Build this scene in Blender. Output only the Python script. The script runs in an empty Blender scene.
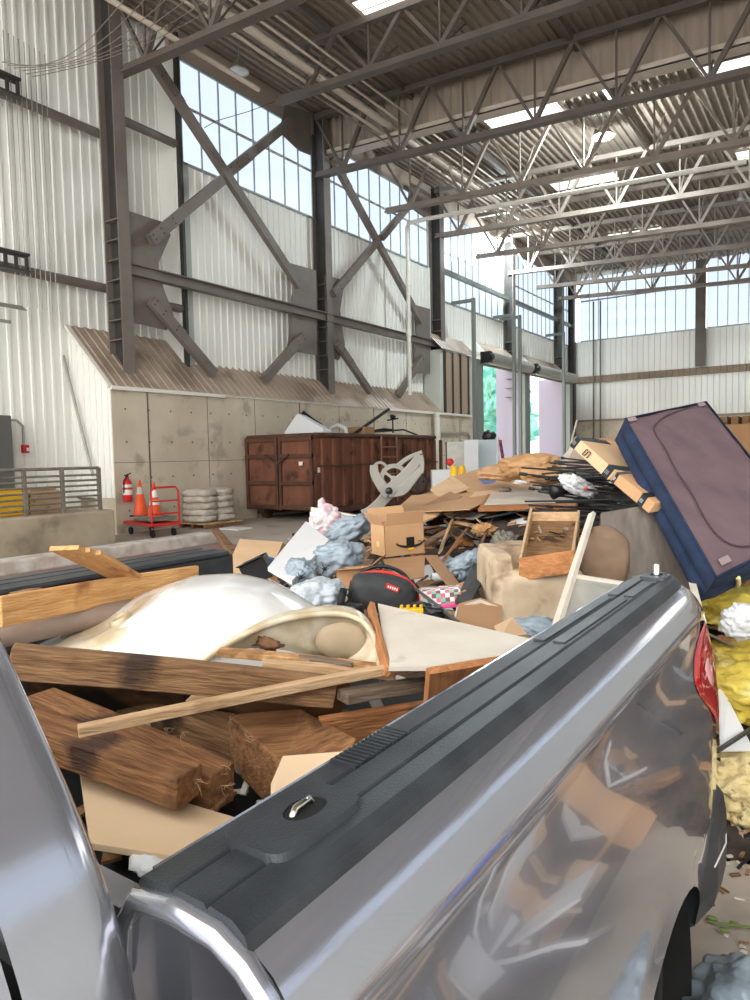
import bpy, bmesh, math, random
from mathutils import Vector, Matrix, noise
random.seed(7)
PI = math.pi
scn = bpy.context.scene
COL = scn.collection

# ------------------------------------------------------------------ camera frame
F = 700.0
def _n(v): v = Vector(v); v.normalize(); return v
D1 = _n((473, -54, F))
D2 = Vector((1015, 23, -F)).normalized(); D2 = (D2 - D1 * D2.dot(D1)).normalized()
UPV = D2.cross(D1)
if UPV.y > 0: UPV = -UPV
CAM = Vector((0, 0, 2.0))
def ray(px, py):
    r = Vector((px - 375, py - 500, F))
    return Vector((r.dot(D2), r.dot(D1), r.dot(UPV)))
def P(px, py, d): return CAM + ray(px, py) * (d / F)
def ONX(px, py, x): r = ray(px, py); return CAM + r * (x / r.x)
def ONY(px, py, y): r = ray(px, py); return CAM + r * (y / r.y)
def ONZ(px, py, z): r = ray(px, py); return CAM + r * ((z - 2.0) / r.z)
def DD(py): return 4 + (620 - py) * .03
def PD(px, py, off=0): return P(px, py, DD(py) + off)
RGT = Vector((D2.x, D1.x, 0)).normalized()      # horizontal, to the right of the view
FWD = Vector((D2.z, D1.z, 0)).normalized()      # horizontal, away

cam = bpy.data.cameras.new('camera'); co = bpy.data.objects.new('camera', cam); COL.objects.link(co)
cam.sensor_fit = 'VERTICAL'; cam.sensor_height = 36; cam.lens = 36 * F / 1000
cam.clip_start = .02; cam.clip_end = 500
M = Matrix(((D2.x, -D2.y, -D2.z, 0), (D1.x, -D1.y, -D1.z, 0), (UPV.x, -UPV.y, -UPV.z, 2.0), (0, 0, 0, 1)))
co.matrix_world = M
scn.camera = co

# ------------------------------------------------------------------ materials
def lin(c):
    return tuple(((x / 255) / 12.92 if x / 255 <= .04045 else ((x / 255 + .055) / 1.055) ** 2.4) for x in c) + (1,)
MATS = {}
def mat(name, c, rough=.6, metal=0, c2=None, scale=4, stretch=(1, 1, 1), bump=0, bscale=None, detail=4, sharp=.2, coat=0, spec=.5, alpha=None, trans=0, emit=None, estr=0, c3=None, s3=1, t3=.6, sheen=0, ior=1.45, coords='Object'):
    if name in MATS: return MATS[name]
    m = bpy.data.materials.new(name); m.use_nodes = True; nt = m.node_tree; N = nt.nodes; L = nt.links
    b = N['Principled BSDF']
    b.inputs['Base Color'].default_value = lin(c); b.inputs['Roughness'].default_value = rough; b.inputs['Metallic'].default_value = metal
    b.inputs['Coat Weight'].default_value = coat; b.inputs['Coat Roughness'].default_value = .03
    b.inputs['Specular IOR Level'].default_value = spec; b.inputs['IOR'].default_value = ior
    if trans: b.inputs['Transmission Weight'].default_value = trans
    if alpha is not None: b.inputs['Alpha'].default_value = alpha
    if emit: b.inputs['Emission Color'].default_value = lin(emit); b.inputs['Emission Strength'].default_value = estr
    if c2 or bump:
        tc = N.new('ShaderNodeTexCoord'); mp = N.new('ShaderNodeMapping'); mp.inputs['Scale'].default_value = stretch
        L.new(tc.outputs[coords], mp.inputs['Vector'])
    if c2:
        nz = N.new('ShaderNodeTexNoise'); nz.inputs['Scale'].default_value = scale; nz.inputs['Detail'].default_value = detail
        L.new(mp.outputs[0], nz.inputs['Vector'])
        cr = N.new('ShaderNodeValToRGB'); cr.color_ramp.elements[0].position = .5 - sharp; cr.color_ramp.elements[1].position = .5 + sharp
        cr.color_ramp.elements[0].color = lin(c); cr.color_ramp.elements[1].color = lin(c2)
        L.new(nz.outputs['Fac'], cr.inputs[0]); out = cr.outputs[0]
        if c3:
            n3 = N.new('ShaderNodeTexNoise'); n3.inputs['Scale'].default_value = s3; n3.inputs['Detail'].default_value = 6
            L.new(tc.outputs[coords], n3.inputs['Vector'])
            r3 = N.new('ShaderNodeValToRGB'); r3.color_ramp.elements[0].position = t3 - .06; r3.color_ramp.elements[1].position = t3 + .06
            L.new(n3.outputs['Fac'], r3.inputs[0])
            mx = N.new('ShaderNodeMix'); mx.data_type = 'RGBA'; L.new(r3.outputs[0], mx.inputs[0]); L.new(out, mx.inputs[6]); mx.inputs[7].default_value = lin(c3)
            out = mx.outputs[2]
        L.new(out, b.inputs['Base Color'])
    if bump:
        nb = N.new('ShaderNodeTexNoise'); nb.inputs['Scale'].default_value = bscale or scale; nb.inputs['Detail'].default_value = 5
        L.new(mp.outputs[0], nb.inputs['Vector'])
        bp = N.new('ShaderNodeBump'); bp.inputs['Strength'].default_value = bump; bp.inputs['Distance'].default_value = .02
        L.new(nb.outputs['Fac'], bp.inputs['Height']); L.new(bp.outputs[0], b.inputs['Normal'])
    MATS[name] = m; return m
def wood(name, c, c2, c3=None, t3=.62):
    return mat(name, c, .75, c2=c2, scale=6, stretch=(1.2, 9, 9), bump=.5, bscale=14, detail=6, sharp=.18, c3=c3, s3=5, t3=t3)
siding = mat('white siding', (242, 242, 237), .45, c2=(228, 229, 222), scale=.6, stretch=(1, 1, .25), sharp=.3)
steel = mat('grey brown painted steel', (120, 111, 104), .5, c2=(104, 96, 89), scale=1.5)
steel_dark = mat('dark grey steel', (62, 60, 58), .5, c2=(50, 48, 46), scale=2)
jamb_steel = mat('light grey green steel', (168, 174, 168), .5)
truss_m = mat('truss paint', (142, 130, 119), .6, c2=(126, 115, 105), scale=1)
truss_d = mat('truss paint brown', (104, 95, 88), .55, c2=(90, 82, 76), scale=1)
deck_m = mat('roof deck', (150, 137, 124), .6, c2=(128, 115, 104), scale=.5)
brown_roof = mat('tan metal roofing', (178, 160, 143), .55, c2=(158, 141, 125), scale=.8, c3=(138, 122, 108), s3=.9, t3=.6)
white_trim = mat('white trim', (225, 222, 214), .5)
def concrete(name, c, c2, c3, s=.7):
    return mat(name, c, .85, c2=c2, scale=s, bump=.3, bscale=9, detail=8, sharp=.16, c3=c3, s3=1.6, t3=.62)
conc = concrete('concrete wall', (206, 195, 175), (186, 175, 155), (168, 158, 140))
conc2 = concrete('concrete block', (176, 163, 141), (150, 137, 117), (130, 118, 100), 1.4)
floor_m = concrete('concrete floor', (178, 168, 156), (162, 153, 142), (148, 139, 129), .35)
silver = mat('silver car paint', (170, 173, 183), .15, metal=.72, coat=1.0)
blackp = mat('black textured plastic', (42, 46, 50), .38, c2=(56, 61, 65), scale=9, bump=.15, bscale=300, sharp=.12)
rubber = mat('black rubber', (18, 18, 19), .7)
chrome = mat('chrome', (210, 210, 205), .15, metal=1)
redlens = mat('red lens', (205, 12, 26), .05, coat=1, c2=(140, 4, 12), scale=14, sharp=.3)
pinklens = mat('pale pink lens', (236, 170, 172), .08, coat=1)
w_dark = wood('aged brown lumber', (150, 114, 78), (104, 74, 47), (62, 44, 30), .63)
w_beam = wood('treated beam wood', (152, 108, 68), (104, 68, 40), (66, 42, 27), .63)
w_lt = wood('fresh pine', (214, 168, 112), (190, 138, 82), (150, 100, 58), .68)
w_or = wood('orange plywood', (188, 130, 80), (156, 102, 60), (110, 72, 44), .66)
w_tan = wood('tan board', (198, 168, 132), (176, 142, 104), (140, 108, 76), .66)
w_osb = mat('chipboard', (186, 146, 100), .8, c2=(140, 102, 62), scale=26, sharp=.1, bump=.4, bscale=40)
w_grey = wood('weathered grey wood', (130, 112, 94), (96, 80, 66), (70, 56, 46), .64)
cream = mat('cream plywood', (210, 186, 154), .7, c2=(208, 180, 144), scale=3, stretch=(.6, 4, 4), sharp=.3)
ply_dark = mat('stained plywood', (146, 108, 74), .8, c2=(104, 70, 46), scale=3, stretch=(1, 1, 2), sharp=.14, c3=(48, 32, 22), s3=4, t3=.58, bump=.3)
kraft = mat('corrugated cardboard', (194, 156, 118), .8, c2=(182, 140, 98), scale=2.5, sharp=.3)
kraft2 = mat('brown cardboard', (172, 134, 98), .8, c2=(158, 118, 80), scale=2.5, sharp=.3)
kraft3 = mat('pale cardboard', (214, 182, 146), .8, c2=(200, 166, 128), scale=2.5, sharp=.3)
paperk = mat('kraft paper', (190, 150, 106), .8, c2=(162, 122, 80), scale=5, bump=.5, bscale=16)
edge_k = mat('cardboard edge', (142, 104, 68), .9)
enamel = mat('white enamel', (222, 222, 220), .14, coat=.5)
tubdirt = mat('stained cream enamel', (206, 197, 176), .3, c2=(180, 162, 128), scale=9, sharp=.1, coat=.3)
tan_in = mat('tan underside', (176, 158, 130), .7, c2=(150, 132, 106), scale=5)
drywall = mat('drywall', (206, 200, 188), .8, c2=(190, 182, 168), scale=4, sharp=.2, c3=(176, 166, 150), s3=9, t3=.7)
foam = mat('white foam board', (218, 220, 222), .6)
polybag = mat('grey poly bag', (144, 157, 167), .34, c2=(116, 130, 142), scale=5, bump=1.0, bscale=9, coat=.2)
whitebag = mat('white plastic bag', (206, 208, 208), .35, c2=(184, 188, 190), scale=5, bump=.5, bscale=14)
clearbag = mat('clear bag', (202, 200, 200), .25, c2=(214, 176, 186), scale=16, sharp=.05, bump=.5, bscale=12, alpha=.93)
blackpl = mat('black plastic', (28, 28, 31), .4)
darkgrey = mat('dark grey fabric', (58, 60, 62), .7, c2=(44, 46, 48), scale=8)
redp = mat('red plastic', (206, 44, 40), .4)
red_paint = mat('red paint', (196, 34, 34), .4)
orange = mat('orange vinyl', (232, 92, 40), .5, c2=(214, 78, 34), scale=5)
reflw = mat('white reflective tape', (228, 224, 218), .5)
yellowp = mat('yellow paint', (238, 186, 32), .5)
rust = mat('rusty brown steel', (126, 80, 58), .8, c2=(96, 60, 44), scale=1.6, stretch=(1, 1, .5), sharp=.18, c3=(66, 40, 30), s3=1.8, t3=.6, bump=.2, bscale=6)
rust_d = mat('dark rusty steel', (92, 60, 44), .75, c2=(68, 46, 36), scale=3)
greypl = mat('light grey plastic', (140, 137, 128), .5, c2=(124, 121, 113), scale=3)
matt_top = mat('mauve mattress fabric', (112, 92, 97), .85, c2=(96, 79, 85), scale=3, sharp=.2, bump=1.0, bscale=3.5)
navy = mat('navy quilted fabric', (28, 46, 74), .85, c2=(20, 34, 58), scale=6, bump=.5, bscale=12)
sofa_m = mat('beige upholstery', (192, 174, 148), .85, c2=(168, 148, 122), scale=4, sharp=.12, c3=(128, 108, 86), s3=5, t3=.6, bump=.6, bscale=6)
alum = mat('white aluminium frame', (222, 216, 202), .4, c2=(206, 198, 182), scale=6)
glass_d = mat('dirty pane glass', (150, 152, 150), .12, alpha=.55, c2=(190, 190, 184), scale=3)
insul = mat('yellow fibre insulation', (206, 186, 84), .95, c2=(178, 152, 54), scale=8, bump=.9, bscale=20, c3=(226, 214, 150), s3=5, t3=.6)
insul2 = mat('pale speckled insulation', (216, 200, 152), .95, c2=(190, 168, 112), scale=16, bump=.7, bscale=30, c3=(84, 66, 42), s3=22, t3=.66)
greyfab = mat('grey crumpled fabric', (132, 126, 116), .85, c2=(104, 98, 90), scale=5, bump=.6, bscale=12)
dark = mat('dark mixed rubbish', (74, 64, 56), .9, c2=(44, 38, 34), scale=6, sharp=.1, bump=.8, bscale=12)  # dark brown mottled tone of the mixed rubbish
blue = mat('blue plastic', (60, 120, 196), .4)
pink = mat('pink plastic', (240, 92, 152), .4)
pale_lilac = mat('pale lilac panel', (142, 137, 152), .6)
leaf = mat('outdoor leaves', (120, 176, 156), .8, c2=(70, 140, 128), scale=1.2, sharp=.12)
galv = mat('galvanised steel', (172, 170, 162), .35, metal=.6, c2=(150, 148, 140), scale=4)
tablewood = mat('grey veneer board', (122, 114, 106), .5, c2=(92, 84, 78), scale=4, stretch=(1, 4, 4))
def emis(name, c, s):
    m = bpy.data.materials.new(name); m.use_nodes = True; b = m.node_tree.nodes['Principled BSDF']
    b.inputs['Base Color'].default_value = lin((96, 102, 108)); b.inputs['Emission Color'].default_value = lin(c); b.inputs['Emission Strength'].default_value = s; b.inputs['Roughness'].default_value = .4
    return m
pane_m = emis('daylit translucent panel', (216, 231, 248), .34)
sky_m = emis('daylit skylight', (255, 252, 244), .8)
lamp_m = emis('lit lamp lens', (225, 248, 255), 16)

# plaid (real printed pattern)
def plaid():
    m = bpy.data.materials.new('plaid print'); m.use_nodes = True; nt = m.node_tree; N = nt.nodes; L = nt.links; b = N['Principled BSDF']
    tc = N.new('ShaderNodeTexCoord'); ck = N.new('ShaderNodeTexChecker'); ck.inputs['Scale'].default_value = 34
    ck.inputs['Color1'].default_value = lin((240, 110, 140)); ck.inputs['Color2'].default_value = lin((235, 240, 235))
    c2 = N.new('ShaderNodeTexChecker'); c2.inputs['Scale'].default_value = 17; c2.inputs['Color1'].default_value = lin((90, 200, 170)); c2.inputs['Color2'].default_value = lin((255, 255, 255))
    mx = N.new('ShaderNodeMix'); mx.data_type = 'RGBA'; mx.blend_type = 'MULTIPLY'; mx.inputs[0].default_value = .8
    L.new(tc.outputs['Object'], ck.inputs[0]); L.new(tc.outputs['Object'], c2.inputs[0]); L.new(ck.outputs[0], mx.inputs[6]); L.new(c2.outputs[0], mx.inputs[7]); L.new(mx.outputs[2], b.inputs['Base Color'])
    return m
plaid_m = plaid()

# ------------------------------------------------------------------ mesh builder
class MB:
    def __init__(s): s.v = []; s.f = []; s.mi = []; s.sm = []
    def add(s, vs, fs, mi=0, smooth=False):
        o = len(s.v); s.v += [Vector(q) for q in vs]
        for f in fs: s.f.append([o + i for i in f]); s.mi.append(mi); s.sm.append(smooth)
        return s
    def box(s, a, b, mi=0):
        x0, y0, z0 = a; x1, y1, z1 = b
        vs = [(x0, y0, z0), (x1, y0, z0), (x1, y1, z0), (x0, y1, z0), (x0, y0, z1), (x1, y0, z1), (x1, y1, z1), (x0, y1, z1)]
        return s.add(vs, [(0, 3, 2, 1), (4, 5, 6, 7), (0, 1, 5, 4), (1, 2, 6, 5), (2, 3, 7, 6), (3, 0, 4, 7)], mi)
    def beam(s, a, b, w, h, up=(0, 0, 1), mi=0):
        a, b = Vector(a), Vector(b); ax = (b - a).normalized(); up = Vector(up)
        sd = ax.cross(up)
        if sd.length < 1e-4: sd = ax.cross(Vector((0, 1, 0)))
        sd.normalize(); u = sd.cross(ax).normalized()
        vs = [p + sd * (i * w / 2) + u * (j * h / 2) for p in (a, b) for i, j in ((-1, -1), (1, -1), (1, 1), (-1, 1))]
        return s.add(vs, [(0, 1, 2, 3), (7, 6, 5, 4), (0, 4, 5, 1), (1, 5, 6, 2), (2, 6, 7, 3), (3, 7, 4, 0)], mi)
    def ibeam(s, a, b, w, h, t=.03, up=(0, 0, 1), mi=0):
        a, b = Vector(a), Vector(b); ax = (b - a).normalized(); sd = ax.cross(Vector(up)).normalized(); u = sd.cross(ax).normalized()
        s.beam(a + u * (h / 2 - t / 2), b + u * (h / 2 - t / 2), w, t, up, mi); s.beam(a - u * (h / 2 - t / 2), b - u * (h / 2 - t / 2), w, t, up, mi)
        return s.beam(a, b, t, h - 2 * t, up, mi)
    def tube(s, pts, r, n=8, mi=0, closed=False, caps=True):
        pts = [Vector(p) for p in pts]; k = len(pts); rings = []
        prev = None
        for i, p in enumerate(pts):
            if closed: t = pts[(i + 1) % k] - pts[i - 1]
            else: t = pts[min(i + 1, k - 1)] - pts[max(i - 1, 0)]
            t.normalize()
            if prev is None:
                prev = t.orthogonal().normalized()
            prev = (prev - t * prev.dot(t)).normalized(); bn = t.cross(prev)
            rr = r[i] if isinstance(r, (list, tuple)) else r
            rings.append([p + prev * (rr * math.cos(2 * PI * j / n)) + bn * (rr * math.sin(2 * PI * j / n)) for j in range(n)])
        vs = [v for q in rings for v in q]; fs = []
        for i in range(k if closed else k - 1):
            for j in range(n):
                i2 = (i + 1) % k; fs.append((i * n + j, i * n + (j + 1) % n, i2 * n + (j + 1) % n, i2 * n + j))
        s.add(vs, fs, mi, True)
        if caps and not closed: s.add(rings[0], [tuple(range(n))[::-1]], mi); s.add(rings[-1], [tuple(range(n))], mi)
        return s
    def lathe(s, c, prof, n=20, mi=0, axis=(0, 0, 1), smooth=True):
        c = Vector(c); q = Vector((0, 0, 1)).rotation_difference(Vector(axis)); vs = []; fs = []
        for r, z in prof:
            for j in range(n): vs.append(c + q @ Vector((r * math.cos(2 * PI * j / n), r * math.sin(2 * PI * j / n), z)))
        for i in range(len(prof) - 1):
            for j in range(n): fs.append((i * n + j, i * n + (j + 1) % n, (i + 1) * n + (j + 1) % n, (i + 1) * n + j))
        return s.add(vs, fs, mi, smooth)
    def grid(s, fn, nu, nv, mi=0, smooth=True):
        vs = [fn(i / nu, j / nv) for i in range(nu + 1) for j in range(nv + 1)]
        fs = [(i * (nv + 1) + j, (i + 1) * (nv + 1) + j, (i + 1) * (nv + 1) + j + 1, i * (nv + 1) + j + 1) for i in range(nu) for j in range(nv)]
        return s.add(vs, fs, mi, smooth)
    def slab(s, pts, th, nrm=None, mi=0):
        pts = [Vector(p) for p in pts]
        if nrm is None:
            nrm = Vector((0, 0, 0))
            for i in range(len(pts)): nrm += (pts[i] - pts[0]).cross(pts[(i + 1) % len(pts)] - pts[0])
        nrm = Vector(nrm).normalized()
        n = len(pts); v2 = [p - nrm * th for p in pts]
        fs = [tuple(range(n)), tuple(range(2 * n - 1, n - 1, -1))] + [(i, n + i, n + (i + 1) % n, (i + 1) % n) for i in range(n)]
        return s.add(pts + v2, fs, mi)
    def blob(s, c, rad, seed=0, amp=.15, fr=2.0, sub=4, mi=0, q=None, sq=1.0, ridge=0):
        bm = bmesh.new(); bmesh.ops.create_icosphere(bm, subdivisions=sub, radius=1)
        c = Vector(c); off = Vector((seed * 7.1, seed * 3.3, seed * 1.7)); vs = []
        for v in bm.verts:
            d = v.co.normalized()
            k = 1 + amp * noise.noise(d * fr + off) + amp * .5 * noise.noise(d * fr * 2.7 + off)
            if ridge: k += ridge * (abs(noise.noise(d * fr * 2 + off * 2)) * 2 - .5) + ridge * .6 * (abs(noise.noise(d * fr * 5 + off)) * 2 - .5)
            e = Vector([math.copysign(abs(x) ** sq, x) for x in d]) * k
            e = Vector((e.x * rad[0], e.y * rad[1], e.z * rad[2]))
            if q is not None: e = q @ e
            vs.append(c + e)
        fs = [tuple(l.index for l in f.verts) for f in bm.faces]; bm.free()
        return s.add(vs, fs, mi, True)

def finish(o, label, cat, group=None, kind=None):
    if label: o['label'] = label
    if cat: o['category'] = cat
    if group: o['group'] = group
    if kind: o['kind'] = kind
    return o
def empty(name, loc, label, cat, group=None):
    o = bpy.data.objects.new(name, None); COL.objects.link(o); o.location = Vector(loc); o.empty_display_size = .1
    return finish(o, label, cat, group)
def add(name, mb, mats, parent=None, label=None, cat=None, group=None, kind=None, Mx=None, bevel=0, sub=0, base=None):
    me = bpy.data.meshes.new(name)
    if Mx is None:
        if parent is not None: c = world_loc(parent); lc = Vector((0, 0, 0))
        else:
            if base is None:
                lo = [min(v[i] for v in mb.v) for i in range(3)]; hi = [max(v[i] for v in mb.v) for i in range(3)]
                c = Vector(((lo[0] + hi[0]) / 2, (lo[1] + hi[1]) / 2, lo[2]))
            else: c = Vector(base)
            lc = c
        me.from_pydata([v - c for v in mb.v], [], mb.f)
    else: me.from_pydata(mb.v, [], mb.f)
    mats = mats if isinstance(mats, (list, tuple)) else [mats]
    for m_ in mats: me.materials.append(m_)
    for p_, i, sm in zip(me.polygons, mb.mi, mb.sm): p_.material_index = i; p_.use_smooth = sm
    me.update()
    bm = bmesh.new(); bm.from_mesh(me); bmesh.ops.recalc_face_normals(bm, faces=bm.faces); bm.to_mesh(me); bm.free()
    o = bpy.data.objects.new(name, me); COL.objects.link(o)
    if Mx is None: o.location = lc
    else:
        A = Mx.copy()
        if parent is not None: A.translation = A.translation - world_loc(parent)
        o.matrix_world = A
    if parent is not None: o.parent = parent
    if bevel:
        b = o.modifiers.new('bevel', 'BEVEL'); b.width = bevel; b.segments = 2; b.limit_method = 'ANGLE'; b.angle_limit = .7
    if sub: b = o.modifiers.new('sub', 'SUBSURF'); b.levels = sub; b.render_levels = sub
    return finish(o, label, cat, group, kind)
def world_loc(o):
    l = Vector(o.location)
    while o.parent is not None: o = o.parent; l = l + Vector(o.location)
    return l
def struct(name, mb, mats, **k): return add(name, mb, mats, kind='structure', **k)
def frame_mx(a, b, up):
    a, b = Vector(a), Vector(b); x = (b - a).normalized(); y = Vector(up).cross(x)
    if y.length < 1e-4: y = Vector((0, 1, 0)).cross(x)
    y.normalize(); z = x.cross(y)
    m_ = Matrix((x, y, z)).transposed().to_4x4(); m_.translation = a; return m_
def plank(name, a, b, w, h, m_, label=None, cat=None, up=(0, 0, 1), parent=None, group=None, bevel=.004, jag=0):
    """solid board from a to b, width w across, thickness h along up; grain follows local x"""
    a, b = Vector(a), Vector(b); L_ = (b - a).length; mb = MB(); n = 8
    st = []
    for i in range(n + 1):
        x = L_ * i / n; bow = .004 * math.sin(PI * i / n)
        e = [random.uniform(-jag, jag) if i in (0, n) else 0 for _ in range(4)]
        st.append([(x + e[k], j * w / 2, l * h / 2 + bow) for k, (j, l) in enumerate(((-1, -1), (1, -1), (1, 1), (-1, 1)))])
    vs = [v for r in st for v in r]; fs = [(0, 1, 2, 3), tuple(n * 4 + k for k in (3, 2, 1, 0))]
    for i in range(n):
        for k in range(4): fs.append((i * 4 + k, (i + 1) * 4 + k, (i + 1) * 4 + (k + 1) % 4, i * 4 + (k + 1) % 4))
    mb.add(vs, fs)
    return add(name, mb, m_, parent, label, cat, group, Mx=frame_mx(a, b, up), bevel=bevel)
def sheet(name, pts, th, mats, label=None, cat=None, parent=None, group=None, nrm=None, bevel=0):
    mb = MB(); mb.slab(pts, th, nrm)
    a = Vector(pts[0]); Mx = frame_mx(a, Vector(pts[1]), (0, 0, 1)); inv = Mx.inverted(); mb.v = [inv @ v for v in mb.v]
    return add(name, mb, mats, parent, label, cat, group, Mx=Mx, bevel=bevel)
def text_mb(s, size, Mx, depth=.002):
    cu = bpy.data.curves.new('t', 'FONT'); cu.body = s; cu.size = size; cu.extrude = depth; cu.align_x = 'CENTER'; cu.align_y = 'CENTER'
    ob = bpy.data.objects.new('t', cu); COL.objects.link(ob); bpy.context.view_layer.update()
    dg = bpy.context.evaluated_depsgraph_get(); me = ob.evaluated_get(dg).to_mesh(); mb = MB()
    mb.add([Mx @ v.co for v in me.vertices], [tuple(p.vertices) for p in me.polygons]); ob.evaluated_get(dg).to_mesh_clear()
    bpy.data.objects.remove(ob); bpy.data.curves.remove(cu); return mb
def corr(mb, o, along, n_up, up_len, L_, pitch, depth, out, mi=0, rib=.35, thick=None, flat=.0):
    """corrugated panel: origin o, ribs repeat along 'along', run along n_up*up_len, stick out by depth along out"""
    o, al, u, out = Vector(o), Vector(along), Vector(n_up), Vector(out); k = max(1, round(L_ / pitch)); p = L_ / k; prof = []
    for i in range(k):
        b = i * p; prof += [(b, 0), (b + p * (1 - rib) * .92, 0), (b + p * (1 - rib), depth), (b + p * (1 - rib * .3), depth)]
    prof.append((L_, 0)); vs = []
    for d, h in prof:
        for e in (0, up_len): vs.append(o + al * d + out * h + u * e)
    return mb.add(vs, [(2 * i, 2 * i + 2, 2 * i + 3, 2 * i + 1) for i in range(len(prof) - 1)], mi)
Z = Vector((0, 0, 1)); X = Vector((1, 0, 0)); Y = Vector((0, 1, 0))
# ================================================================== BUILDING
def roofz(x): return 15.35 - .05 * (x + 17.3)
def chordz(x): return 12.77 - .05 * (x + 17.3)
XE = 13.0           # the building is open past this side
m = MB(); m.box((-40, -12, -.3), (XE + 8, 52.9, 0)); struct('floor', m, floor_m)
m = MB(); corr(m, (-18.4, -4, roofz(-18.4)), Vector((1, 0, -.05)).normalized(), Y, 57, XE + 18.4, .3, .09, (0, 0, -1))
m.slab([(-18.4, -4, roofz(-18.4) + .1), (XE, -4, roofz(XE) + .1), (XE, 53, roofz(XE) + .1), (-18.4, 53, roofz(-18.4) + .1)], .05)
struct('ceiling', m, deck_m)
# left wall ---- upper siding: a set-back first bay, then the glazed bays
ZT = 15.4
m = MB()
corr(m, (-18.3, -4, 0), Y, Z, ZT, 19.25, .3, .045, X)
m.box((-18.5, -4, 0), (-18.31, 15.25, ZT), 0)
m.box((-18.4, 15.2, 4.6), (-17.46, 15.3, ZT))
bays = [(15.45, 21.9, 11.3), (22.5, 30.9, 11.3), (31.8, 40.1, 9.9), (40.9, 48.9, 9.9), (49.5, 52.4, 9.9)]
for a, b, z0 in bays: corr(m, (-17.5, a - .3, 4.9 if a < 31 else 7.3), Y, Z, z0 - (4.9 if a < 31 else 7.3), b - a + .6, .3, .045, X)
struct('wall_left', m, siding)
m = MB()
for b_, a_ in ((15.3, 15.45), (21.9, 22.5), (30.9, 31.8), (40.1, 40.9), (48.9, 49.5), (52.4, 53)): m.box((-17.6, b_ - .05, 7.2), (-17.52, a_ + .05, 15.3))
m.box((-17.6, 30.9, 4.9), (-17.52, 34.2, 7.4)); m.box((-17.56, 15.25, 3.9), (-17.51, 34.1, 5.0)); struct('wall_infill', m, siding)
for i, (a, b, z0) in enumerate(bays):
    m = MB(); corr(m, (-17.5, a, z0), Y, Z, 14.45 - z0, b - a, .82, .03, X, rib=.12)
    w = struct('window_%d' % (i + 1), m, pane_m)
    f = MB(); n = round((b - a) / .82)
    for k in range(n + 1):
        y = a + (b - a) * k / n; f.box((-17.48, y - .018, z0), (-17.43, y + .018, 14.45))
    f.box((-17.47, a, z0 - .05), (-17.40, b, z0 + .02)); f.box((-17.47, a, 14.40), (-17.40, b, 14.48))
    add('window_frame', f, mat('window mullion grey', (150, 158, 160), .5), w)
    f = MB(); f.box((-17.49, a, z0 + (14.45 - z0) * .55), (-17.46, b, z0 + (14.45 - z0) * .55 + .09))
    add('crossbar', f, mat('window crossbar', (178, 178, 172), .5), w)
m = MB()
for a, b, z0 in bays: m.box((-17.6, a - .4, 14.48), (-17.42, b + .4, 15.3))
struct('trim_1', m, mat('beige eave panel', (176, 160, 146), .6))
# tan lean-to roof over the concrete base and its white gable end
def lean(y0, y1, x0=-16.42, z0=4.02, run=1.75, name='trim_2'):
    m = MB(); u = Vector((-1, 0, .988)).normalized(); corr(m, (x0, y0, z0), Y, u, run * 1.406, y1 - y0, .3, .028, Vector((.7, 0, .7)), rib=.24)
    return struct(name, m, brown_roof)
lean(11.75, 15.3, run=1.85); lean(15.3, 33.4, run=1.12, name='trim_3')
m = MB(); m.box((-16.5, 11.75, 3.93), (-16.36, 15.9, 4.03)); m.box((-16.5, 25.5, 3.93), (-16.34, 33.4, 4.03)); m.box((-17.5, 15.9, 3.98), (-16.44, 25.5, 4.05))
u = Vector((-1, 0, .988)); m.beam(Vector((-16.42, 11.73, 4.0)), Vector((-16.42, 11.73, 4.0)) + u * 1.85, .08, .14, (0, 1, 0)); struct('trim_4', m, white_trim)
m = MB(); m.slab([(-18.3, 11.78, 1.0), (-16.5, 11.78, 1.0), (-16.5, 11.78, 4.0), (-18.3, 11.78, 5.8)], .06)
for k in range(7):
    x = -16.62 - k * .26; m.box((x - .05, 11.74, 1.0), (x + .04, 11.79, 4.0 + (-16.5 - x) * .98))
struct('wall_gable', m, siding)
# concrete push wall with panel joints and tie holes
m = MB(); m.box((-17.4, 11.8, 0), (-16.48, 34.0, 4.0)); w = struct('wall_concrete', m, conc)
m = MB(); y = 12.9
for y in (12.95, 15.2, 17.3, 19.6, 22.0, 24.4, 27.0, 29.6, 32.2): m.box((-16.5, y, 0), (-16.472, y + (.05 if y in (12.95, 19.6, 24.4) else .015), 4.0))
for y in (11.8,): m.box((-16.5, y, 1.95), (-16.474, 34, 1.965))
for i in range(28):
    for z in (.6, 1.5, 2.5, 3.4): yy = 12.2 + i * .78; m.box((-16.5, yy, z), (-16.474, yy + .05, z + .05))
add('joint', m, mat('dark joint', (104, 96, 86), .9), w)
# base of the gable end
m = MB(); m.box((-18.3, 11.9, 0), (-16.49, 12.2, 1.05)); struct('wall_base', m, conc2)
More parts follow.
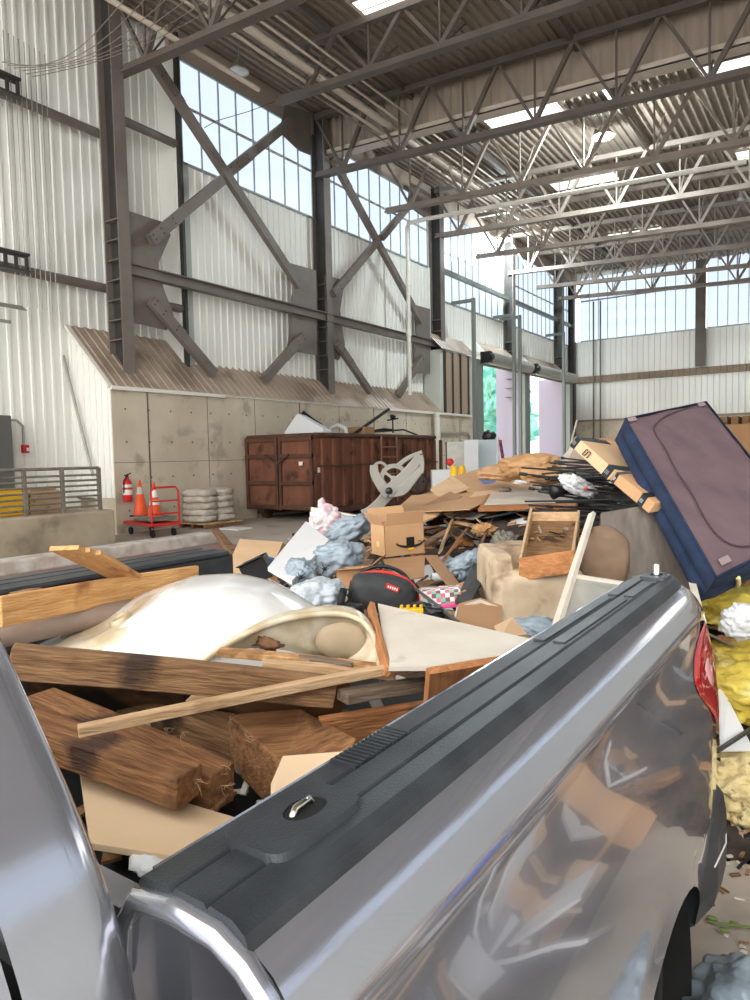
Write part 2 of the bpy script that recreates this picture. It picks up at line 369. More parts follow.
# ---- columns
def column(y, label, xf=-16.85, z0=4.35, zt=15.2):
    r = empty('steel_column', (xf - .3, y, z0), label, 'column', 'columns along the left wall')
    m = MB(); m.box((xf - .04, y - .19, z0), (xf, y + .19, zt)); m.box((xf - .62, y - .21, z0), (xf - .58, y + .21, zt)); add('flange', m, steel, r)
    m = MB(); m.box((xf - .6, y - .02, z0), (xf - .02, y + .02, zt)); add('web_plate', m, steel_dark, r)
    m = MB()
    for k in range(7): m.box((xf - .6, y - .2, 5.4 + k * .55), (xf - .02, y + .2, 5.43 + k * .55))
    add('stiffener', m, steel, r)
    return r
CY = [12.72, 22.1, 31.35, 40.4, 49.2]
for y, l, z0 in zip(CY, ['nearest heavy grey steel column standing on the tan sloped roof ledge, left side of photo', 'heavy grey steel column between the two crossed brace bays above the rusty container', 'grey steel column beside the louvre at the end of the braced wall', 'grey steel column between the two open roller doors', 'last grey steel column on the left wall before the far corner'], [4.35, 4.35, 4.35, 7.7, 7.7]): column(y, l, z0=z0)
r = empty('steel_column', (-17.3, 15.3, 4.7), 'slim dark steel post with pale jacket at the left edge of the first high window', 'column')
m = MB(); m.box((-17.5, 15.22, 4.7), (-17.3, 15.32, 15.1)); add('post', m, steel_dark, r)
m = MB(); m.box((-17.48, 15.34, 4.9), (-17.4, 15.62, 11.3)); add('jacket', m, jamb_steel, r)
r = empty('steel_column', (-17.2, 52.1, 0), 'tall grey steel column in the far corner', 'column')
m = MB(); m.ibeam((-17.2, 52.1, 0), (-17.2, 52.1, 14.6), .45, .45, up=(1, 0, 0)); add('shaft', m, steel_dark, r)
# girts
m = MB(); m.ibeam((-16.95, CY[0] + .2, 7.42), (-16.95, CY[2] - .2, 7.42), .28, .32, .035)
add('wall_beam', m, steel, label='long horizontal grey steel beam crossing the brace plates of the left wall', cat='beam')
for (y0, y1, z, x, lb) in [(2, 13.1, 11.35, -17.9, 'upper dark tube rail on the white wall left of the nearest column'), (2, 13.1, 7.0, -17.9, 'lower dark tube rail on the white wall left of the nearest column'), (13.2, 15.3, 11.8, -17.5, 'short upper tube between nearest column and slim post'), (13.2, 15.4, 6.75, -17.5, 'short lower tube between nearest column and slim post')]:
    m = MB(); m.tube([(x, y0, z), (x, y1, z)], .13, 10); add('pipe_rail', m, steel, label=lb, cat='rail')
for y0, y1, lb in [(31.6, 40.2, 'grey green crossbeam on the high window next to the louvre'), (40.7, 49, 'grey green crossbeam on the high window above the second roller door'), (49.4, 52, 'short grey green crossbeam on the high window in the corner')]:
    m = MB(); m.beam((-17.2, y0, 11.3), (-17.2, y1, 11.3), .22, .22); add('window_beam', m, mat('grey green steel', (112, 118, 112), .5), label=lb, cat='beam')
# gusset plates and crossed braces
def gus(pts, lb, x=-17.0):
    m = MB(); m.slab([(x, a, b) for a, b in pts], .03, X); add('gusset_plate', m, steel, label=lb, cat='steel plate')
def yz(px, py, x=-16.95): v = ONX(px, py, x); return (v.y, v.z)
gus([yz(*p) for p in [(128, 210), (165, 222), (172, 235), (160, 262), (160, 275), (175, 315), (168, 330), (133, 322)]], 'grey gusset plate beside the nearest column')
gus([yz(*p) for p in [(288, 262), (317, 270), (318, 300), (318, 355), (288, 350), (293, 320), (292, 300), (296, 285)]], 'grey gusset plate left of the middle column')
gus([yz(*p) for p in [(326, 275), (346, 280), (341, 310), (346, 345), (340, 360), (328, 357)]], 'grey gusset plate right of the middle column')
gus([yz(*p) for p in [(414, 304), (431, 309), (431, 374), (413, 373), (418, 340)]], 'grey gusset plate left of the louvre column')
gus([yz(*p) for p in [(286, 104), (312, 112), (312, 155), (300, 150), (281, 132)]], 'high grey gusset plate at the top of the middle column')
gus([yz(*p) for p in [(412, 182), (432, 194), (432, 222), (418, 212), (408, 205)]], 'high grey gusset plate at the top of the louvre column')
gus([yz(*p) for p in [(322, 150), (345, 157), (338, 172), (330, 168)]], 'small grey gusset plate under the draft curtain')
def brace(a, b, lb, w=.3):
    A = ONX(*a, -16.8); B = ONX(*b, -16.8); m = MB(); ax = (B - A).normalized(); sd = ax.cross(X).normalized()
    m.beam(A, B, .2, w, sd); m.beam(A + X * .08 + sd * 0, A + X * .08 + ax * 1.4, .06, w * 1.12, sd)
    r = add('diagonal_brace', m, steel, label=lb, cat='brace'); b_ = MB()
    for t in (.12, .5, 1.1):
        for s_ in (-1, 1): b_.lathe(A + ax * t + sd * s_ * w * .25 + X * .1, [(.0, .03), (.025, .03), (.025, 0)], 8, axis=(1, 0, 0))
    add('bolt', b_, steel_dark, r)
brace((150, 240), (222, 180), 'lower half of the rising grey brace in the first braced bay')
brace((228, 172), (290, 122), 'upper half of the rising grey brace over the first high window')
brace((150, 58), (299, 286), 'long falling grey brace of the first braced bay')
brace((151, 300), (214, 374), 'short grey brace from nearest gusset plate down to the ledge')
brace((303, 336), (264, 380), 'short grey brace from the middle plate down to the left')
brace((336, 342), (370, 392), 'short grey brace from the middle plate down to the right', .26)
brace((333, 294), (376, 243), 'lower half of the rising grey brace in the second braced bay', .28)
brace((381, 238), (416, 198), 'upper half of the rising grey brace over the second high window', .26)
brace((332, 158), (421, 322), 'long falling grey brace of the second braced bay', .28)
brace((422, 357), (398, 396), 'short weathered grey brace behind the white drain pipe', .26)
# ---- far wall
YF = 52.6
m = MB(); corr(m, (-18.3, YF, 4.35), X, Z, 5.85, XE + 18.3, .38, .05, -Y); m.box((-18.4, YF + .04, 14.6), (XE, YF + .1, 15.4)); struct('wall_far', m, siding)
m = MB(); m.box((-18.3, YF - .1, 0), (XE, YF + .4, 4.2)); struct('wall_far_base', m, conc)
m = MB(); m.box((-17.5, YF - .25, 4.2), (XE, YF - .05, 4.35)); struct('trim_5', m, mat('tan ledge', (150, 136, 120), .6))
m = MB(); corr(m, (-17.4, YF - .35, 7.1), X, Vector((0, .4, 1)).normalized(), .5, XE + 17.4, .38, .04, -Y); m.box((-17.4, YF - .3, 7.08), (XE, YF, 7.13)); struct('trim_6', m, mat('tan canopy', (150, 132, 112), .6, c2=(134, 118, 100), scale=2))
k = 6
for x0, x1 in [(-16.7, -8.75), (-8.05, -.6), (.1, 7.5)]:
    m = MB(); m.box((x0, YF - .02, 10.2), (x1, YF + .02, 14.75)); w = struct('window_%d' % k, m, pane_m); k += 1
    f = MB(); n = 12
    for i in range(n + 1):
        x = x0 + (x1 - x0) * i / n; f.box((x - .022, YF - .06, 10.2), (x + .022, YF - .02, 14.75))
    f.box((x0, YF - .08, 10.14), (x1, YF - .02, 10.22)); f.box((x0, YF - .08, 13.05), (x1, YF - .02, 13.15))
    add('window_frame', f, mat('window mullion grey', (150, 158, 160), .5), w)
for x, lb in [(-8.4, 'grey steel column standing before the far windows'), (-.25, 'grey steel column of the far wall at the right edge'), (7.9, 'grey steel column of the far wall beyond the frame')]:
    if x > 0: continue
    r = empty('steel_column', (x, YF - .3, 7.6), lb, 'column'); m = MB(); m.box((x - .33, YF - .5, 7.6), (x + .33, YF - .46, 14.7)); m.box((x - .02, YF - .46, 7.6), (x + .02, YF - .1, 14.7)); add('shaft', m, truss_d, r)
for x in (-15.6, -15.1):
    m = MB(); m.tube([(x, YF - .5, 0), (x, YF - .5, 12.9)], .06, 8); add('riser_pipe', m, steel, label=('left' if x < -15.3 else 'right') + ' thin vertical pipe of the pair on the far white wall', cat='pipe')
m = MB(); corr(m, (XE, -4, 0), Y, Z, 9.6, 57, .3, .045, -X); m.box((XE + .05, -4, 0), (XE + .2, 53, 14)); struct('wall_right_added', m, siding)  # unseen right wall, added so the truck mirrors less bright sky
for i, y0 in enumerate((-3.5, 5.5, 14.5, 23.5, 32.5, 41.5)):  # unseen glowing windows, added to light the hall from the right
    m = MB(); m.box((XE - .06, y0, 9.6), (XE - .01, y0 + 8.2, 13.2)); struct('window_%d' % (20 + i), m, pane_m)
# ---- trusses
def truss(y, lb, mt, depth=2.25, xs=-17.2, dz=0):
    if y == 17.7: xs, dz, depth = -15.4, .7, 1.5
    chordz = lambda x: 12.77 + dz - .05 * (x + 17.3)
    r = empty('roof_truss', (xs, y, chordz(xs)), lb, 'truss', 'roof trusses spanning the hall')
    m = MB(); m.beam((xs, y, chordz(xs)), (XE, y, chordz(XE)), .3, .06); m.beam((xs, y - .03, chordz(xs) + .1), (XE, y - .03, chordz(XE) + .1), .06, .2); add('bottom_chord', m, mt, r)
    m = MB(); m.beam((xs, y, chordz(xs) + depth), (XE, y, chordz(XE) + depth), .24, .2); add('top_chord', m, mt, r)
    w = MB(); n = 12; st = (XE - xs) / n
    for i in range(n):
        a = xs + i * st; mid = a + st / 2; b = a + st
        w.beam((a, y, chordz(a) + depth), (mid, y, chordz(mid) + .1), .09, .09); w.beam((mid, y, chordz(mid) + .1), (b, y, chordz(b) + depth), .13, .13)
        w.beam((mid, y, chordz(mid) + .1), (mid, y, chordz(mid) + depth), .06, .06)
        w.beam((mid, y, chordz(mid) + .1), (mid, y + 1.6, chordz(mid) + depth), .05, .05)
    add('web', w, mt, r)
ordn = ['nearest', 'second', 'third', 'fourth', 'fifth', 'sixth', 'seventh', 'eighth', 'ninth']
ys = [12.95, 17.7, 21.9, 26.8, 31.35, 35.9, 40.4, 45.0, 49.2]
for i, y in enumerate(ys): truss(y, ordn[i] + ' roof truss from the camera, ' + ('dark brown' if i < 3 else 'beige') + ' open web steel across the hall', truss_d if i < 3 else truss_m)
# draft curtain
r = empty('draft_curtain', (-17.4, 22.5, 13.7), 'beige ribbed metal draft curtain hanging from the roof across the hall', 'draft curtain')
m = MB(); xs = -17.4; k_ = 100
vs = []; L_ = XE - xs
for i in range(k_ * 3 + 1):
    x = xs + L_ * i / (k_ * 3); o = 0 if i % 3 else .05
    vs += [(x, 22.5 - o, 13.62 - .047 * (x - xs)), (x, 22.5 - o, roofz(x))]
m.add(vs, [(2 * i, 2 * i + 2, 2 * i + 3, 2 * i + 1) for i in range(k_ * 3)]); add('curtain_panel', m, mat('beige curtain panel', (170, 156, 142), .55, c2=(156, 142, 128), scale=.5), r)
m = MB(); m.beam((xs, 22.35, 13.65), (XE, 22.35, 13.65 - .047 * L_), .5, .05); m.beam((xs, 22.12, 13.72), (XE, 22.12, 13.72 - .047 * L_), .04, .2); add('bottom_flange', m, mat('pale flange', (196, 184, 170), .5), r)
# roof purlins along the hall, pipes and conduits beside the left eave
for x, lb in [(-13.2, 'left'), (-7.2, 'second'), (-1.2, 'third')]:
    m = MB(); m.beam((x, 5, roofz(x) - .28), (x, 52, roofz(x) - .28), .14, .22); add('roof_purlin', m, truss_d, label='long brown purlin under the roof deck, ' + lb + ' from the left wall', cat='purlin')
def alongpipe(px, py, z, rad, m_, lb, y0=6, y1=44, name='ceiling_pipe'):
    v = ONZ(px, py, z); m = MB(); m.tube([(v.x, y0, z), (v.x, y1, z)], rad, 10); add(name, m, m_, label=lb, cat='pipe')
pale = mat('pale pipe', (206, 194, 180), .45)
alongpipe(250, 29, 13.9, .13, pale, 'thick pale pipe running along the roof beside the left windows')
alongpipe(262, 22, 13.9, .04, pale, 'thin pale conduit right of the thick roof pipe')
alongpipe(240, 38, 13.7, .05, pale, 'thin pale conduit left of the thick roof pipe')
alongpipe(225, 36, 13.5, .035, truss_m, 'narrow beige conduit nearest the left eave')
alongpipe(275, 15, 14.2, .035, pale, 'narrow pale conduit close under the roof deck')
alongpipe(160, 30, 12.9, .07, pale, 'pale conduit ending above the nearest column', 4, 16)
m = MB(); m.tube([(-14.5, 13.4, 14.3), (-12.0, 13.6, 14.1), (-9.5, 13.6, 14.0)], .22, 12); m.blob((-13.9, 13.4, 14.25), (.35, .3, .3), 2, .2, 3, 3)
add('ceiling_duct', m, pale, label='pale round duct with a bulky joint at the top edge', cat='duct')
# hanging cables, upper left
for i in range(6):
    m = MB(); a = P(2 + i * 6, 62 + i * 3, 13 + i * .2); b = P(130 + i * 22, -8, 12 + i * .3); pts = []
    for k in range(9): t = k / 8; q = a.lerp(b, t); q.z -= .5 * math.sin(PI * t) * (1 - .1 * i); pts.append(q)
    m.tube(pts, .008, 5); add('ceiling_cable', m, truss_d, label='thin sagging cable in the upper left corner under the roof', cat='cable', group='sagging cables at the upper left')
for i in range(9):
    m = MB(); a = ONX(3 + i * 5.2, 30 + i * 3, -17.5); m.tube([a, (a.x, a.y, 6.0)], .012, 5)
    add('hanging_wire', m, galv, label='thin wire hanging down the white wall at the left edge', cat='wire', group='wires hanging on the white wall')
# wall baskets (cable tray)
for z, n, lb in [(11.35, 7, 'upper dark slatted cable tray end on the white wall'), (7.05, 9, 'lower dark slatted cable tray end on the white wall')]:
    r = empty('cable_tray', (-17.6, 8, z), lb, 'cable tray'); m = MB(); y1 = 10.2
    m.beam((-17.45, 6, z + .22), (-17.45, y1, z + .22), .3, .06); m.beam((-17.45, 6, z - .2), (-17.45, y1, z - .2), .3, .05); add('rail', m, steel_dark, r)
    m = MB()
    for k in range(16): m.beam((-17.4, 6.1 + k * .27, z - .2), (-17.4, 6.1 + k * .27, z + .22), .06, .08)
    add('slat', m, steel_dark, r)
m = MB(); a = ONX(0, 292, -17.6)
for k in range(5): m.tube([(a.x + .05 * k, 5, 6.05 - .03 * k), (a.x + .05 * k, 10.1, 6.0 - .03 * k)], .018, 6)
m.beam((-17.3, 5, 5.55), (-17.3, 9.6, 5.5), .05, .08); add('wire_shelf', m, galv, label='thin wire rack on the white wall below the lower cable tray', cat='wire rack')
# skylights (their curbs stand under the deck)
sk = [(-12, -9.1, 17.0, 18.1, 4), (-12, -9.1, 25.5, 26.7, 5), (-12.2, -9.2, 33.6, 34.8, 1), (-12.2, -9.2, 43.4, 44.6, 2), (-4.2, -1.2, 25.9, 27.1, 3), (-4.2, -1.2, 34, 35.2, 6)]
for i, (x0, x1, y0, y1, _) in enumerate(sk):
    m = MB(); m.slab([(x0, y0, roofz(x0) - .12), (x1, y0, roofz(x1) - .12), (x1, y1, roofz(x1) - .12), (x0, y1, roofz(x0) - .12)], .02)
    w = struct('window_%d' % (9 + i), m, sky_m)
    f = MB(); f.beam((x0, y0, roofz(x0) - .14), (x1, y0, roofz(x1) - .14), .08, .1); f.beam((x0, y1, roofz(x0) - .14), (x1, y1, roofz(x1) - .14), .08, .1)
    f.beam((x0, (y0 + y1) / 2, roofz(x0) - .14), (x1, (y0 + y1) / 2, roofz(x1) - .14), .03, .03); add('skylight_frame', f, truss_m, w)
# high-bay lamps
def lamp(c, lb, on=True, s=.3):
    r = empty('high_bay_lamp', c, lb, 'lamp'); c = Vector(c)
    m = MB(); m.lathe(c, [(s * .3, .38), (s * .45, .3), (s * .9, .08), (s, 0), (s * .96, 0), (s * .4, .28)], 20); add('reflector', m, galv, r)
    m = MB(); m.lathe(c, [(0, -.03), (s * .7, -.01), (s * .92, .03)], 20); add('lens', m, lamp_m if on else mat('unlit lamp lens', (200, 204, 200), .3), r)
    m = MB(); m.tube([c + Z * .36, (c.x, c.y, roofz(c.x) - .1)], .015, 6); add('rod', m, galv, r)
    if on:
        ld = bpy.data.lights.new('lamp', 'POINT'); ld.energy = 900; ld.shadow_soft_size = .25; ld.color = (.85, .96, 1)
        lo = bpy.data.objects.new('lamp_light', ld); COL.objects.link(lo); lo.location = (0, 0, -.15); lo.parent = r
lamp(ONY(603, 137, 27.8), 'lit high bay lamp under the roof in the middle of the hall', s=.42)
lamp(ONY(505, 240, 38.5), 'lit high bay lamp near the left windows above the roller doors', s=.45)
lamp(ONY(239, 72, 17.0), 'unlit clear high bay lamp before the first high window', False, .32)
lamp(ONY(741, 200, 36.5), 'small unlit lamp hanging near the right edge under the roof', False, .2)
# black wire from column to gusset
m = MB(); m.tube([ONX(204, 128, -17.3), ONX(216, 121, -17.2), ONX(250, 111, -17.0), ONX(284, 98, -16.9)], .012, 5); add('loose_cable', m, blackpl, label='thin black cable strung across the first high window', cat='cable')
# white drain pipe with horizontal run
r = empty('drain_pipe', (-16.2, 28.2, 4.2), 'white vertical drain pipe with elbow in front of the second braced bay', 'pipe')
q = ONX(410, 395, -16.3); q2 = ONX(404, 222, -16.3); m = MB(); m.tube([(q.x, q.y, q.z), (q.x, q.y, q2.z - .2), (q.x + .05, q.y, q2.z), (q.x + 1.0, q.y, q2.z), (-3, q.y, q2.z - .6)], .09, 10); add('pipe_run', m, mat('white pipe', (218, 214, 204), .4), r)
m = MB(); m.tube([(q.x, q.y, 7.3), (q.x, q.y, 7.6)], .12, 10); m.tube([(q.x, q.y, 9.5), (q.x, q.y, 9.8)], .12, 10); add('pipe_collar', m, white_trim, r)
# lower drain pipe
q = ONX(437, 412, -16.2); m = MB(); m.tube([(q.x, q.y, 0), (q.x, q.y, 4.0)], .14, 10); m.tube([(q.x, q.y, 1.7), (q.x, q.y, 2.0)], .2, 10)
add('downspout', m, mat('white pipe', (218, 214, 204), .4), label='white downspout at the right end of the concrete wall', cat='pipe')
# bent conduit on the concrete by louver
m = MB(); m.tube([(-16.4, 30.0, .8), (-16.4, 30.0, 2.9), (-16.4, 30.1, 3.0), (-16.4, 33.0, 3.05), (-16.4, 33.2, 2.9), (-16.4, 33.2, .8)], .06, 8); add('wall_conduit', m, galv, label='bent grey conduit on the concrete below the louvre', cat='conduit')
# ---- louvre box
m = MB(); m.box((-17.4, 30.3, 4.0), (-16.5, 34.2, 7.1)); struct('wall_louvre', m, mat('pale green grey panel', (196, 200, 190), .5))
r = empty('wall_louvre', (-16.45, 31.9, 4.05), 'tan slatted louvre in three dark framed bays beside the roller doors', 'louvre')
m = MB()
for k in range(34):
    z = 4.1 + k * .085; m.slab([(-16.48, 30.7, z), (-16.48, 33.2, z), (-16.42, 33.2, z + .07), (-16.42, 30.7, z + .07)], .012)
add('louvre_blades', m, mat('louvre blades', (214, 196, 176), .5), r)
m = MB()
for y in (30.65, 31.45, 32.3, 33.2): m.box((-16.5, y - .05, 4.0), (-16.38, y + .05, 7.05))
add('louvre_frame', m, mat('louvre frame', (62, 50, 42), .6), r)
lean(30.2, 34.0, -16.3, 7.1, .9, 'trim_7')
# ---- roller doors
m = MB(); m.box((-16.6, 34.0, 0), (-16.3, 34.75, 7.0)); m.box((-16.6, 40.62, 0), (-16.3, 41.45, 7.2)); m.box((-16.6, 48.9, 0), (-16.3, 49.5, 7.0)); struct('trim_8', m, mat('grey door jamb', (118, 124, 120), .5))
m = MB(); m.box((-17.5, 49.5, 0), (-17.3, 52.6, 7)); m.box((-17.6, 34.0, 7.25), (-16.6, 49.5, 7.45)); struct('wall_door_end', m, siding)
lean(36.2, 40.6, -16.45, 7.3, .95, 'trim_9'); lean(42.8, 49.3, -16.45, 7.3, .95, 'trim_10')
m = MB(); m.slab([(-16.5, 36.1, 7.3), (-17.5, 36.1, 8.4), (-17.5, 36.1, 7.3)], .1, Y); m.slab([(-16.5, 42.7, 7.3), (-17.5, 42.7, 8.4), (-17.5, 42.7, 7.3)], .1, Y); struct('wall_hood_side', m, siding)
for y0, y1, lb in [(34.75, 40.6, 'raised grey roller door on its barrel, left of two'), (41.5, 48.9, 'raised grey roller door on its barrel, right of two')]:
    r = empty('roller_door', (-16.2, (y0 + y1) / 2, 6.9), lb, 'roller door')
    m = MB(); m.tube([(-16.0, y0, 7.1), (-16.0, y1, 7.1)], .33, 18); add('barrel', m, galv, r)
    m = MB(); m.box((-16.35, y0, 6.72), (-16.3, y1, 6.95)); add('bottom_bar', m, galv, r)
    m = MB(); m.box((-16.3, y0 - .35, 6.8), (-15.75, y0 - .02, 7.4)); m.tube([(-15.9, y0 - .2, 7.1), (-15.6, y0 - .2, 7.1)], .16, 10); add('motor_housing', m, blackpl, r)
for px, py, lb in [(473.3, 298, 'leftmost dark goalpost frame by the roller doors'), (513.5, 313, 'left dark goalpost frame of the middle pair'), (519.6, 315, 'right dark goalpost frame of the middle pair'), (563.5, 332, 'rightmost dark goalpost frame by the roller doors')]:
    q = ONX(px, py, -15.4); y, zt = q.y, q.z
    m = MB(); m.beam((-15.4, y, 0), (-15.4, y, zt), .17, .17, Y); m.beam((-15.4, y, zt - .1), (-16.6, y, zt - .1), .16, .16); add('door_post', m, mat('grey green steel', (112, 118, 112), .5), label=lb, cat='steel post', bevel=.01)
# wing walls outside + outdoors
m = MB(); m.box((-18.2, 40.62, 0), (-16.7, 40.9, 7.2)); m.box((-18.6, 48.9, 0), (-16.7, 49.2, 7.2)); struct('wall_wing', m, pale_lilac)
m = MB(); m.box((-90, 14, -.32), (-19, 120, -.02)); struct('ground_outdoors', m, mat('pale outdoor paving', (226, 230, 230), .9))
tk = mat('bark', (120, 110, 100), .9)
for i, (x, y, h) in enumerate([(-31, 62, 17), (-38, 66, 20), (-25, 55, 8), (-34, 76, 19), (-27, 90, 17), (-46, 74, 22), (-40, 92, 22)]):
    r = empty('tree', (x, y, -.05), ['slim', 'broad', 'low', 'rounded', 'tall', 'wide', 'distant'][i] + ' teal green tree seen in the daylight through the roller doors', 'tree', 'trees beyond the roller doors')
    m = MB(); m.tube([(x, y, -.05), (x, y, h * .5)], .2, 8); add('trunk', m, tk, r)
    m = MB()
    for k in range(7):
        t = k / 6; m.blob((x + random.uniform(-.6, .6), y + random.uniform(-.6, .6), h * (.25 + .7 * t)), ((1 - t * .75) * h * .2,) * 2 + (h * .12,), i * 9 + k, .5, 3, 3, ridge=.3)
    add('foliage', m, leaf, r)
# bottom-left platform block, kerb, railing, yellow barriers
m = MB(); m.box((-16.0, 2.0, 0), (-14.3, 10.2, .87)); add('platform_block', m, conc2, label='stained concrete platform block below the grey railing', cat='concrete platform', bevel=.05)
m = MB(); m.box((-12.9, 2.0, 0), (-12.4, 11.6, .26)); struct('trim_kerb', m, mat('painted kerb', (206, 202, 194), .8, c2=(176, 166, 154), scale=3, sharp=.1), bevel=.03)
m = MB(); m.box((-12.4, 2.0, 0), (-9.5, 11.6, .012)); struct('floor_strip', m, mat('reddish stained paving', (140, 124, 114), .9, c2=(150, 104, 96), scale=1.2, sharp=.12))
r = empty('guard_railing', (-14.5, 6, .87), 'grey tube guard railing on the concrete platform at the left edge', 'railing'); rail_m = mat('weathered rail paint', (128, 122, 112), .5, c2=(100, 94, 86), scale=5)
for y in (4.0, 5.6, ONX(25, 500, -14.5).y, ONX(63, 500, -14.5).y, 9.95):
    m = MB(); m.beam((-14.5, y, .87), (-14.5, y, 1.86), .075, .075, Y); add('post', m, rail_m, r)
for k in range(8):
    m = MB(); z = (.98, 1.1, 1.22, 1.34, 1.46, 1.58, 1.70, 1.86)[k]; m.tube([(-14.5, 3.0, z), (-14.5, 9.95, z)], .024 if k < 7 else .034, 8); add('rail', m, rail_m, r)
for i, y in enumerate((6.9, 7.75, 8.5)):
    m = MB(); m.box((-15.6, y, .87), (-14.9, y + .72, 1.38)); m.box((-15.55, y + .05, 1.38), (-14.95, y + .67, 1.44)); add('yellow_barrier', m, yellowp if i < 2 else w_tan, label=['left yellow plastic block behind the railing', 'middle yellow plastic block behind the railing', 'tan plastic block behind the right end of the railing'][i], cat='barrier block', bevel=.03)
# alarm on white wall, conduit, pipe pole
r = empty('fire_alarm', (-17.3, 10.5, 2.6), 'red fire alarm box with conduit on the white siding at far left', 'fire alarm'); q = ONX(24, 449, -18.1)
m = MB(); m.box((q.x, q.y - .09, q.z - .11), (q.x + .12, q.y + .09, q.z + .11)); add('alarm_box', m, red_paint, r, bevel=.02)
m = MB(); m.box((q.x + .12, q.y + .0, q.z - .06), (q.x + .14, q.y + .07, q.z + .03)); add('strobe', m, reflw, r)
m = MB(); m.tube([(q.x, q.y, q.z + .11), (q.x, q.y, q.z + .6), (q.x, q.y - .15, q.z + .75), (q.x, q.y - 1.6, q.z + .78)], .035, 8); add('conduit', m, galv, r)
m = MB(); m.box((-18.2, 8.6, .87), (-17.4, 9.55, 3.2)); add('utility_cabinet', m, mat('dark cabinet', (92, 90, 88), .5), label='dark grey cabinet standing at the left edge behind the railing', cat='cabinet', bevel=.02)
a = ONY(63, 355, 11.6); b = ONY(93, 476, 11.6); m = MB(); m.tube([a, b], .04, 8); add('leaning_pole', m, galv, label='thin grey pole leaning on the white gable wall', cat='pole')
# fire extinguisher
r = empty('fire_extinguisher', (-16.3, 12.3, 1.2), 'red fire extinguisher hanging on the concrete wall', 'fire extinguisher'); q = ONX(128, 502, -16.3)
m = MB(); m.lathe(q, [(0, 0), (.12, .01), (.13, .05), (.13, .5), (.09, .6), (.04, .64), (.04, .68)], 16); add('cylinder', m, red_paint, r)
m = MB(); m.lathe(q + Z * .2, [(.133, 0), (.133, .14)], 16); m.lathe(q + Z * .4, [(.133, 0), (.133, .08)], 16); add('label_band', m, reflw, r)
m = MB(); m.beam(q + Z * .68, q + Z * .74, .06, .06, Y); m.beam(q + Z * .72 + Y * -.08, q + Z * .78 + Y * .12, .03, .03); m.tube([q + Z * .7, q + Vector((.05, -.14, .6)), q + Vector((.05, -.17, .25))], .018, 6); add('handle', m, blackpl, r)
# ---- red platform cart, cones, pallet
cx, cy = -15.46, 12.15
r = empty('platform_cart', (cx, cy, 0), 'red platform cart with folded sheets and two traffic cones on it', 'platform cart')
u = Vector((.97, -.22, 0)).normalized(); v = Vector((.22, .97, 0))
def cq(a, b, z): return Vector((cx, cy, z)) + u * a + v * b
m = MB(); m.slab([cq(-.85, -.42, .3), cq(-.85, .42, .3), cq(.85, .42, .3), cq(.85, -.42, .3)], .07); add('deck', m, red_paint, r, bevel=.01)
m = MB(); m.tube([cq(.82, -.38, .3), cq(.82, -.38, 1.2), cq(.82, -.3, 1.3), cq(.82, .3, 1.3), cq(.82, .38, 1.2), cq(.82, .38, .3)], .028, 8); m.tube([cq(.82, -.38, .62), cq(.82, .38, .62)], .022, 8); m.tube([cq(.82, -.38, .95), cq(.82, .38, .95)], .022, 8); add('push_handle', m, red_paint, r)
for a, b in ((-.65, -.3), (-.65, .3), (.65, -.3), (.65, .3)):
    m = MB(); c = cq(a, b, .105); m.lathe(c - v * .03, [(.02, 0), (.1, 0), (.105, .02), (.105, .04), (.1, .06), (.02, .06)], 14, axis=v); w = add('caster', m, rubber, r); m = MB(); m.beam(c + Z * .02, c + Z * .14, .03, .09, u); add('fork', m, galv, w)
m = MB(); m.slab([cq(-.3, -.38, .42), cq(-.3, .38, .42), cq(.7, .38, .42), cq(.7, -.38, .42)], .1); add('folded_sheets', m, greyfab, label='flat stack of grey sheets on the red cart deck', cat='sheets', bevel=.02)
def cone(c, h, lb, bands):
    r = empty('traffic_cone', c, lb, 'traffic cone'); c = Vector(c)
    m = MB(); m.box((c.x - .22, c.y - .22, c.z), (c.x + .22, c.y + .22, c.z + .04)); add('base', m, blackpl if bands == 1 else orange, r, bevel=.02)
    f = lambda z: .17 * (1 - z / h) + .03
    m = MB(); m.lathe(c, [(f(0.04), .04), (f(h), h), (0, h)], 20); add('cone_body', m, orange, r)
    for z0, z1 in ([(h * .62, h * .82)] if bands == 1 else [(h * .6, h * .8), (h * .4, h * .52)]):
        m = MB(); m.lathe(c, [(f(z0) + .004, z0), (f(z1) + .004, z1)], 20); add('reflective_band', m, reflw if bands == 2 else mat('dirty band', (186, 176, 160), .6), r)
cone(cq(-.42, -.1, .37) + Z * .12, .98, 'faded orange traffic cone with one dirty band on the red cart', 1)
cone(cq(.1, .05, .43), .98, 'bright orange traffic cone with two white bands on the red cart', 2)
px0, py0 = -15.75, 14.55
r = empty('wooden_pallet', (px0, py0, 0), 'flat wooden pallet under the wrapped grey sacks by the concrete wall', 'pallet')
for k in range(6):
    m = MB(); m.box((px0 - .6, py0 - .75 + k * .26, .12), (px0 + .6, py0 - .57 + k * .26, .15)); add('deck_board', m, w_tan, r)
for k in range(3):
    m = MB(); m.box((px0 - .58 + k * .52, py0 - .75, 0), (px0 - .48 + k * .52, py0 + .75, .12)); add('stringer', m, w_dark, r)
m = MB()
for k in range(5):
    for s_ in (0, 1): m.blob((px0 - .1, py0 - .34 + s_ * .7, .26 + k * .19), (.5, .4, .13), k * 3 + s_, .12, 2, 3, sq=.7, ridge=.08)
add('wrapped_sacks', m, mat('wrapped sacks', (200, 192, 180), .35, c2=(170, 160, 146), scale=6, bump=.6, bscale=14), label='grey sacks in plastic wrap piled on the wooden pallet', cat='sacks')
m = MB(); m.box((-15.1, 17.0, 0), (-14.6, 18.2, .02)); 
